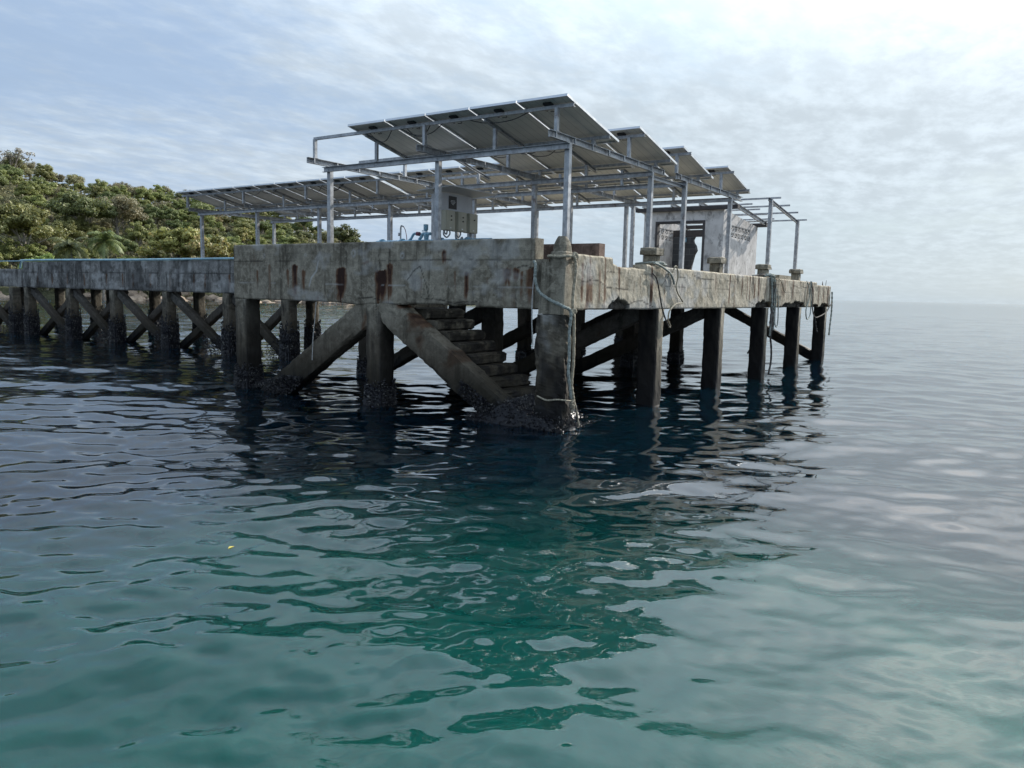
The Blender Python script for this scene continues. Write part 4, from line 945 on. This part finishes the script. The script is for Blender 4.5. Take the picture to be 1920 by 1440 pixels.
rope([at(1409, 618, y=1.2), at(1410, 640, y=1.2), at(1406, 655, y=1.2), at(1402, 662, y=1.2)], .03, M_ROPED, 'dark hose end hanging under the deck behind the edge columns', 6, .05, 'hose', 'hose')
tag(MB().tube(smooth_path([(10.7, .2, 2.79), (11.0, .15, 2.84), (11.4, .1, 2.86), (12.4, .35, 2.83), (13.2, .5, 2.82)], 5), [.03]*21, 6).build('rubber_hose', M_ROPED), 'dark hose lying on the deck edge beside the third capped bollard', 'hose')

# ------------------------------------------------------------------ hill and trees
HP = [(40, .045), (43.4, .058), (47, .079), (50, .095), (53, .106), (58, .120), (61, .122), (63.4, .124), (65.5, .134), (67, .143), (70, .15), (78, .15), (95, .12), (110, .06)]
def crest(az): return np.interp(az, [a for a, _ in HP], [b for _, b in HP])
R_SH = 119.
def hill_h(az, r):
    top = np.maximum(crest(az)*195+2.2-6.0, .6)*np.clip((az-38.5)/3.5, 0, 1)
    t = np.clip((r-R_SH-1)/(76.), 0, 1); t = t*t*(3-2*t)*.75+t*.25
    return -.8+1.6*np.clip((r-R_SH)/6, 0, 1)+top*t
az = np.linspace(34, 118, 130); rr = np.concatenate([np.linspace(112, 200, 60), np.linspace(205, 420, 14)])
AZ, RG = np.meshgrid(az, rr); jag = 5*(fbm(AZ*.5, RG*.0+2, 140)-.5)
HH = hill_h(AZ, RG+jag) + 1.2*(fbm(AZ*1.1, RG*.12, 141)-.5)*np.clip((RG-122)/10, 0, 1); HH[-1] = -5; HH[:, 0] = -3; HH[:, -1] = -3
P = np.stack([CAM.x+RG*np.cos(np.radians(AZ)), CAM.y+RG*np.sin(np.radians(AZ)), HH], -1)
na_ = len(az); m = MB(); m.add(P.reshape(-1, 3), [(i*na_+j, (i+1)*na_+j, (i+1)*na_+j+1, i*na_+j+1) for i in range(len(rr)-1) for j in range(na_-1)])
mt, t, p = mat('hillside_scrub'); pos = t.N('ShaderNodeNewGeometry').outputs['Position']
t.put(p.inputs['Base Color'], t.mix(t.ss(t.noise(pos, .35, 5, .65), .35, .65), (.05, .055, .025), (.11, .11, .05))); p.inputs['Roughness'].default_value = 1
bump(t, p, t.noise(pos, 1.4, 5, .7), 1, .5)
tag(m.build('hill', mt, smooth=True), kind='structure')
def hz_at(azd, r):
    return Vector((CAM.x+r*math.cos(R_(azd)), CAM.y+r*math.sin(R_(azd)), float(hill_h(np.array(azd), np.array(r)))))

def crown_mesh(seed, rad=3.0, hgt=2.4, ncl=34, nl=95, ls=.17, cz=4.6, flat=.6, spread=.62, name='crown'):
    random.seed(seed); r = np.random.default_rng(seed); V = []; C = []; Fc = []; k0 = 0
    cl = []
    for _ in range(ncl):
        d = r.normal(size=3); d /= np.linalg.norm(d); d[2] = abs(d[2])*1.1-.25
        q = (r.random()**.45)
        cl.append((np.array([d[0]*rad*q, d[1]*rad*q, cz+d[2]*hgt*q]), r.uniform(.45, 1.0)*rad*.34, r.random()))
    for c, cr, tone in cl:
        n = nl; d = r.normal(size=(n, 3)); d /= np.linalg.norm(d, axis=1)[:, None]; d[:, 2] = d[:, 2]*flat+.1
        p = c + d*cr*(r.random((n, 1))**.4)
        nrm = d + r.normal(size=(n, 3))*.55 + np.array([0, 0, .5]); nrm /= np.linalg.norm(nrm, axis=1)[:, None]
        a = np.cross(nrm, r.normal(size=(n, 3))); a /= np.linalg.norm(a, axis=1)[:, None]; b = np.cross(nrm, a)
        s = r.uniform(.6, 1.4, (n, 1))*ls
        q = np.stack([p-a*s-b*s*.6, p+a*s-b*s*.5, p+a*s*.9+b*s*.6, p-a*s*.7+b*s*.6], 1)
        V.append(q.reshape(-1, 3)); cc = np.zeros((n, 4, 3)); cc[:, :, 0] = np.clip(tone*.6+r.random((n, 1))*.5, 0, 1); cc[:, :, 1] = np.clip(tone*.5+r.random((n, 1))*.55, 0, 1); C.append(cc.reshape(-1, 3))
    V = np.concatenate(V); n = len(V)//4
    return MB().add(V, [(4*i, 4*i+1, 4*i+2, 4*i+3) for i in range(n)], np.concatenate(C)), cl
def trunk_mesh(cl, seed, cz, r0=.16, n=9):
    random.seed(seed); m = MB(); m.tube(smooth_path([(0, 0, -1.2), (.1, .05, cz*.35), (-.1, .1, cz*.75), (0, 0, cz)], 4), [r0*(1-.04*i) for i in range(13)], 7)
    for c, cr, _ in cl[:n]:
        s = Vector((0, 0, cz*random.uniform(.35, .8))); e = Vector(c)
        m.tube(smooth_path([s, s.lerp(e, .5)+Vector((random.uniform(-.2, .2), random.uniform(-.2, .2), .15)), e], 3), [r0*.5*(1-.11*i) for i in range(7)], 5)
    return m
KINDS_ = []
for nm, mt_, specs, lab in (('broadleaf_tree', L_GREEN, ((301, 3.1, 2.5, 44, 231, 0.102, 4.6), (302, 2.8, 2.9, 42, 231, 0.096, 4.9)), 'mid-green broadleaf tree among its like on the wooded hillside'),
                            ('evergreen_tree', L_DARK, ((303, 3.3, 2.4, 44, 252, 0.096, 4.4), (304, 2.5, 3.0, 42, 241, 0.09, 4.8)), 'dark green dense-crowned tree among its like on the wooded hillside'),
                            ('scrub_tree', L_OLIVE, ((305, 3.0, 2.2, 42, 189, 0.09, 4.2), (306, 3.4, 2.4, 44, 168, 0.09, 4.6)), 'olive-brown thin-leaved tree among its like on the wooded hillside'),
                            ('almond_tree', L_RUST, ((307, 3.4, 1.9, 44, 178, 0.122, 4.0), (308, 3.0, 2.3, 40, 178, 0.122, 4.4)), 'tree with yellowing and russet leaves among its like on the slope'),
                            ('bright_tree', L_LIME, ((309, 2.6, 1.9, 40, 199, 0.122, 3.4), (310, 2.3, 1.7, 38, 199, 0.122, 3.0)), 'bright yellow-green bushy tree among its like near the shore')):
    ms = []
    for s in specs:
        cm, cl = crown_mesh(*s); ms.append((mk_mesh(cm, 'crown', mt_), mk_mesh(trunk_mesh(cl, s[0], s[6]), 'trunk', M_BARK)))
    KINDS_.append((nm, ms, lab))
random.seed(77)
def plant_tree(kind, azd, r, sc_, label=None, group='trees covering the hillside', v=None, dz=-.4):
    nm, ms, lab = KINDS_[kind]; cm, tm = ms[random.randrange(2) if v is None else v]
    p = hz_at(azd, r); o = thing(nm, p+Vector((0, 0, dz)), label or lab, 'tree', (group+' ('+nm.replace('_', ' ')+'s)') if group and not label else None)
    o.rotation_euler.z = random.uniform(0, 6.28); o.scale = (sc_*random.uniform(.9, 1.1), sc_*random.uniform(.9, 1.1), sc_*random.uniform(.85, 1.15))
    a = inst('crown', cm, o, (0, 0, 0)); b = inst('trunk', tm, o, (0, 0, 0)); return o
pts = []; tries = 0
while tries < 20000 and len(pts) < 292:
    tries += 1
    azd = random.uniform(42.5, 69.5); r = random.uniform(R_SH+5, 195)
    if (60.8 < azd < 64.4 and r < 134) or any((azd-a)**2*(r*.01745)**2+(r-b)**2*.55 < 2.35**2 for a, b in pts): continue
    pts.append((azd, r))
for azd, r in pts:
    n = vnoise(np.array([azd*.55]), np.array([r*.06]), 9)[0]; q = random.random(); low = r < 133
    if low: kind = 3 if 52 < azd < 62 and q < .5 else (4 if q < .6 else 0)
    else: kind = (1 if q < .5 else 0) if n < .40 else ((2 if q < .4 else 3) if n > .64 and azd < 60 else (0 if q < .5 else (2 if q < .8 else 1)))
    if azd < 50 and low: kind = 4 if q < .4 else 1
    plant_tree(kind, azd, r, random.uniform(.50, .84)*(1.0 if r < 180 else .85))
# emergent sparse tree on the skyline, and the trees one can pick out near the shore
cm, cl = crown_mesh(401, 4.6, 2.0, 26, 26, .17, 8.5, .35)
o = thing('emergent_tree', hz_at(66.2, 180)+Vector((0, 0, -3.6)), 'tall sparse-crowned tree standing out on the skyline at the far left', 'tree')
cm.build('crown', L_DRY, o, origin=(0, 0, 0)).location = (0, 0, 0); tb = trunk_mesh(cl, 401, 8.5, .2, 22).build('trunk', M_BARK, o, origin=(0, 0, 0)); tb.location = (0, 0, 0)
for azd, r, kind, s, lab in ((59.6, 123.5, 4, 1.25, 'bright light-green bush right of the two palms'), (64.6, 123, 4, 1.0, 'rounded bright green bush left of the two palms'), (65.8, 131, 0, 1.6, 'large spreading tree with forked pale trunk left of the palms'),
                             (57.0, 128, 3, 1.5, 'broad tree with orange-tinged leaves right of the palms'), (55.0, 125, 3, 1.35, 'russet-leaved low tree above the jetty beside the canopy corner'), (62.5, 150, 1, 1.5, 'dark layered evergreen in the middle of the slope'),
                             (46.0, 158, 1, 1.35, 'dark rounded tree at the end of the wooded point'), (43.9, 165, 1, 1.0, 'small dark tree, last one on the tip of the wooded point'), (60.6, 152, 2, 1.4, 'grey-brown bare-branched tree halfway up the slope')):
    plant_tree(kind, azd, r, s, lab)
def palm(azd, r, hgt, lean, lab, seed):
    random.seed(seed); b = hz_at(azd, r); o = thing('palm_tree', b, lab, 'palm tree'); m = MB()
    P = smooth_path([(0, 0, -.6), (lean*.2, 0, hgt*.35), (lean*.6, .1, hgt*.7), (lean, .1, hgt)], 5); m.tube(P, [.20-.006*i for i in range(16)], 8); t_ = m.build('trunk', M_BARK, o, origin=(0, 0, 0)); t_.location = (0, 0, 0)
    m = MB(); top = Vector((lean, .1, hgt))
    for k in range(22):
        a = k*2.4+random.uniform(-.2, .2); el = random.uniform(-.5, 1.1); L = random.uniform(2.6, 3.4); pr = []
        d = Vector((math.cos(a)*math.cos(el), math.sin(a)*math.cos(el), math.sin(el))); p_ = top.copy()
        for s in range(9): pr.append(p_.copy()); p_ = p_+d*(L/8); d = (d+Vector((0, 0, -.17-.03*s))).normalized()
        for s in range(len(pr)-1):
            dd = (pr[s+1]-pr[s]).normalized(); sd = dd.cross(Vector((0, 0, 1))).normalized()
            for q in range(4):
                c0 = pr[s].lerp(pr[s+1], q/4); ll = .75*math.sin(.35+2.6*(s+q/4)/8)+.1
                for sg in (-1, 1):
                    tip = c0+sd*sg*ll*.8+dd*ll*.35+Vector((0, 0, -ll*random.uniform(.3, .7))); w_ = dd*.05
                    m.add([c0-w_, c0+w_, tip+w_*.3, tip-w_*.3], [(0, 1, 2, 3)], np.tile([[random.random(), random.random()*.5, 0]], (4, 1)))
    c = m.build('fronds', L_DARK, o, origin=(0, 0, 0)); c.location = (0, 0, 0)
palm(63.1, 120.6, 7.4, -.3, 'shorter palm with a pale trunk, left of the pair behind the jetty', 5)
palm(61.5, 120.4, 8.4, .5, 'taller palm with drooping fronds, right of the pair behind the jetty', 6)
sh = thing('beach_hut', hz_at(62.5, 126), 'dim thatched shelter in the shade behind the two palms', 'hut'); b = Vector(WL[sh.name])
for dx in (-2, 2):
    for dy in (-1.5, 1.5): MB().tube([b+Vector((dx, dy, -.5)), b+Vector((dx, dy, 2.4))], .08, 6).build('post', M_BARK, sh)
MB().add([b+Vector(q) for q in ((-2.5, -2, 2.3), (2.5, -2, 2.3), (2.5, 2, 2.3), (-2.5, 2, 2.3), (-1.5, 0, 3.6), (1.5, 0, 3.6))], [(0, 1, 5, 4), (1, 2, 5), (2, 3, 4, 5), (3, 0, 4), (3, 2, 1, 0)]).build('roof', M_DARKW, sh)
# understory: one mass of low leaves under the trees
r = np.random.default_rng(5); n = 42000; azs = r.uniform(41, 72, n); rs = R_SH+3+(r.random(n)**1.1)*80
hh = hill_h(azs, rs)+r.random(n)**1.3*2.3*(.5+fbm(azs*1.5, rs*.3, 150)) 
p0 = np.stack([CAM.x+rs*np.cos(np.radians(azs)), CAM.y+rs*np.sin(np.radians(azs)), hh], -1); a = r.normal(size=(n, 3)); a /= np.linalg.norm(a, axis=1)[:, None]; b_ = np.cross(a, r.normal(size=(n, 3))); b_ /= np.linalg.norm(b_, axis=1)[:, None]
s = r.uniform(.12, .26, (n, 1)); q = np.stack([p0-a*s-b_*s*.5, p0+a*s-b_*s*.5, p0+a*s+b_*s*.5, p0-a*s+b_*s*.5], 1).reshape(-1, 3); cc = np.repeat(r.random((n, 1))*[[1, 1, 0]], 4, 0)
us = MB().add(q, [(4*i, 4*i+1, 4*i+2, 4*i+3) for i in range(n)], cc).build('undergrowth', L_OLIVE); tag(us, 'low scrub filling the ground between the hillside trees', kind='stuff')
# rocks on the shore
M_ROCK = plain('shore_rock', (.34, .26, .19), .95, 0, .35, .8, .6)
random.seed(31); rk = MB(); ico = bpy.data.meshes.new('i')
import bmesh
bm = bmesh.new(); bmesh.ops.create_icosphere(bm, subdivisions=2, radius=1); IV = np.array([v.co[:] for v in bm.verts]); IF = [[v.index for v in f.verts] for f in bm.faces]; bm.free()
RMs = []
for k in range(4):
    nz = 1+.35*(fbm(IV[:, 0]*1.3+5+k*3, IV[:, 1]*1.3+IV[:, 2]+9, 160+k)-.5)*2; RMs.append(mk_mesh(MB().add(IV*nz[:, None]*np.array([1.3, 1, .7]), IF), 'boulder', M_ROCK))
for k in range(110):
    azd = random.uniform(41, 70); rr_ = R_SH+random.uniform(-1.5, 5); p_ = hz_at(azd, rr_)
    o = inst('boulder', RMs[k % 4], None, (p_.x, p_.y, max(-.1, p_.z)+random.uniform(-.1, .25)), random.uniform(0, 6)); s_ = random.uniform(.4, 1.2); o.scale = (s_, s_, s_*random.uniform(.7, 1.1))
    tag(o, 'brown boulder among its like along the waterline below the woods', 'rock', 'boulders along the shore')
# a fallen yellow leaf afloat
q = at(433, 1027, z=.03); tag(MB().add([(q.x-.03, q.y, .03), (q.x, q.y-.018, .04), (q.x+.035, q.y, .034), (q.x, q.y+.018, .04), (q.x, q.y, .02)], [(0, 1, 2, 3), (1, 0, 4), (2, 1, 4), (3, 2, 4), (0, 3, 4)]).build('floating_leaf', plain('yellow_leaf', (.5, .42, .08), .6)), 'small yellow leaf floating on the water in the left foreground', 'leaf')
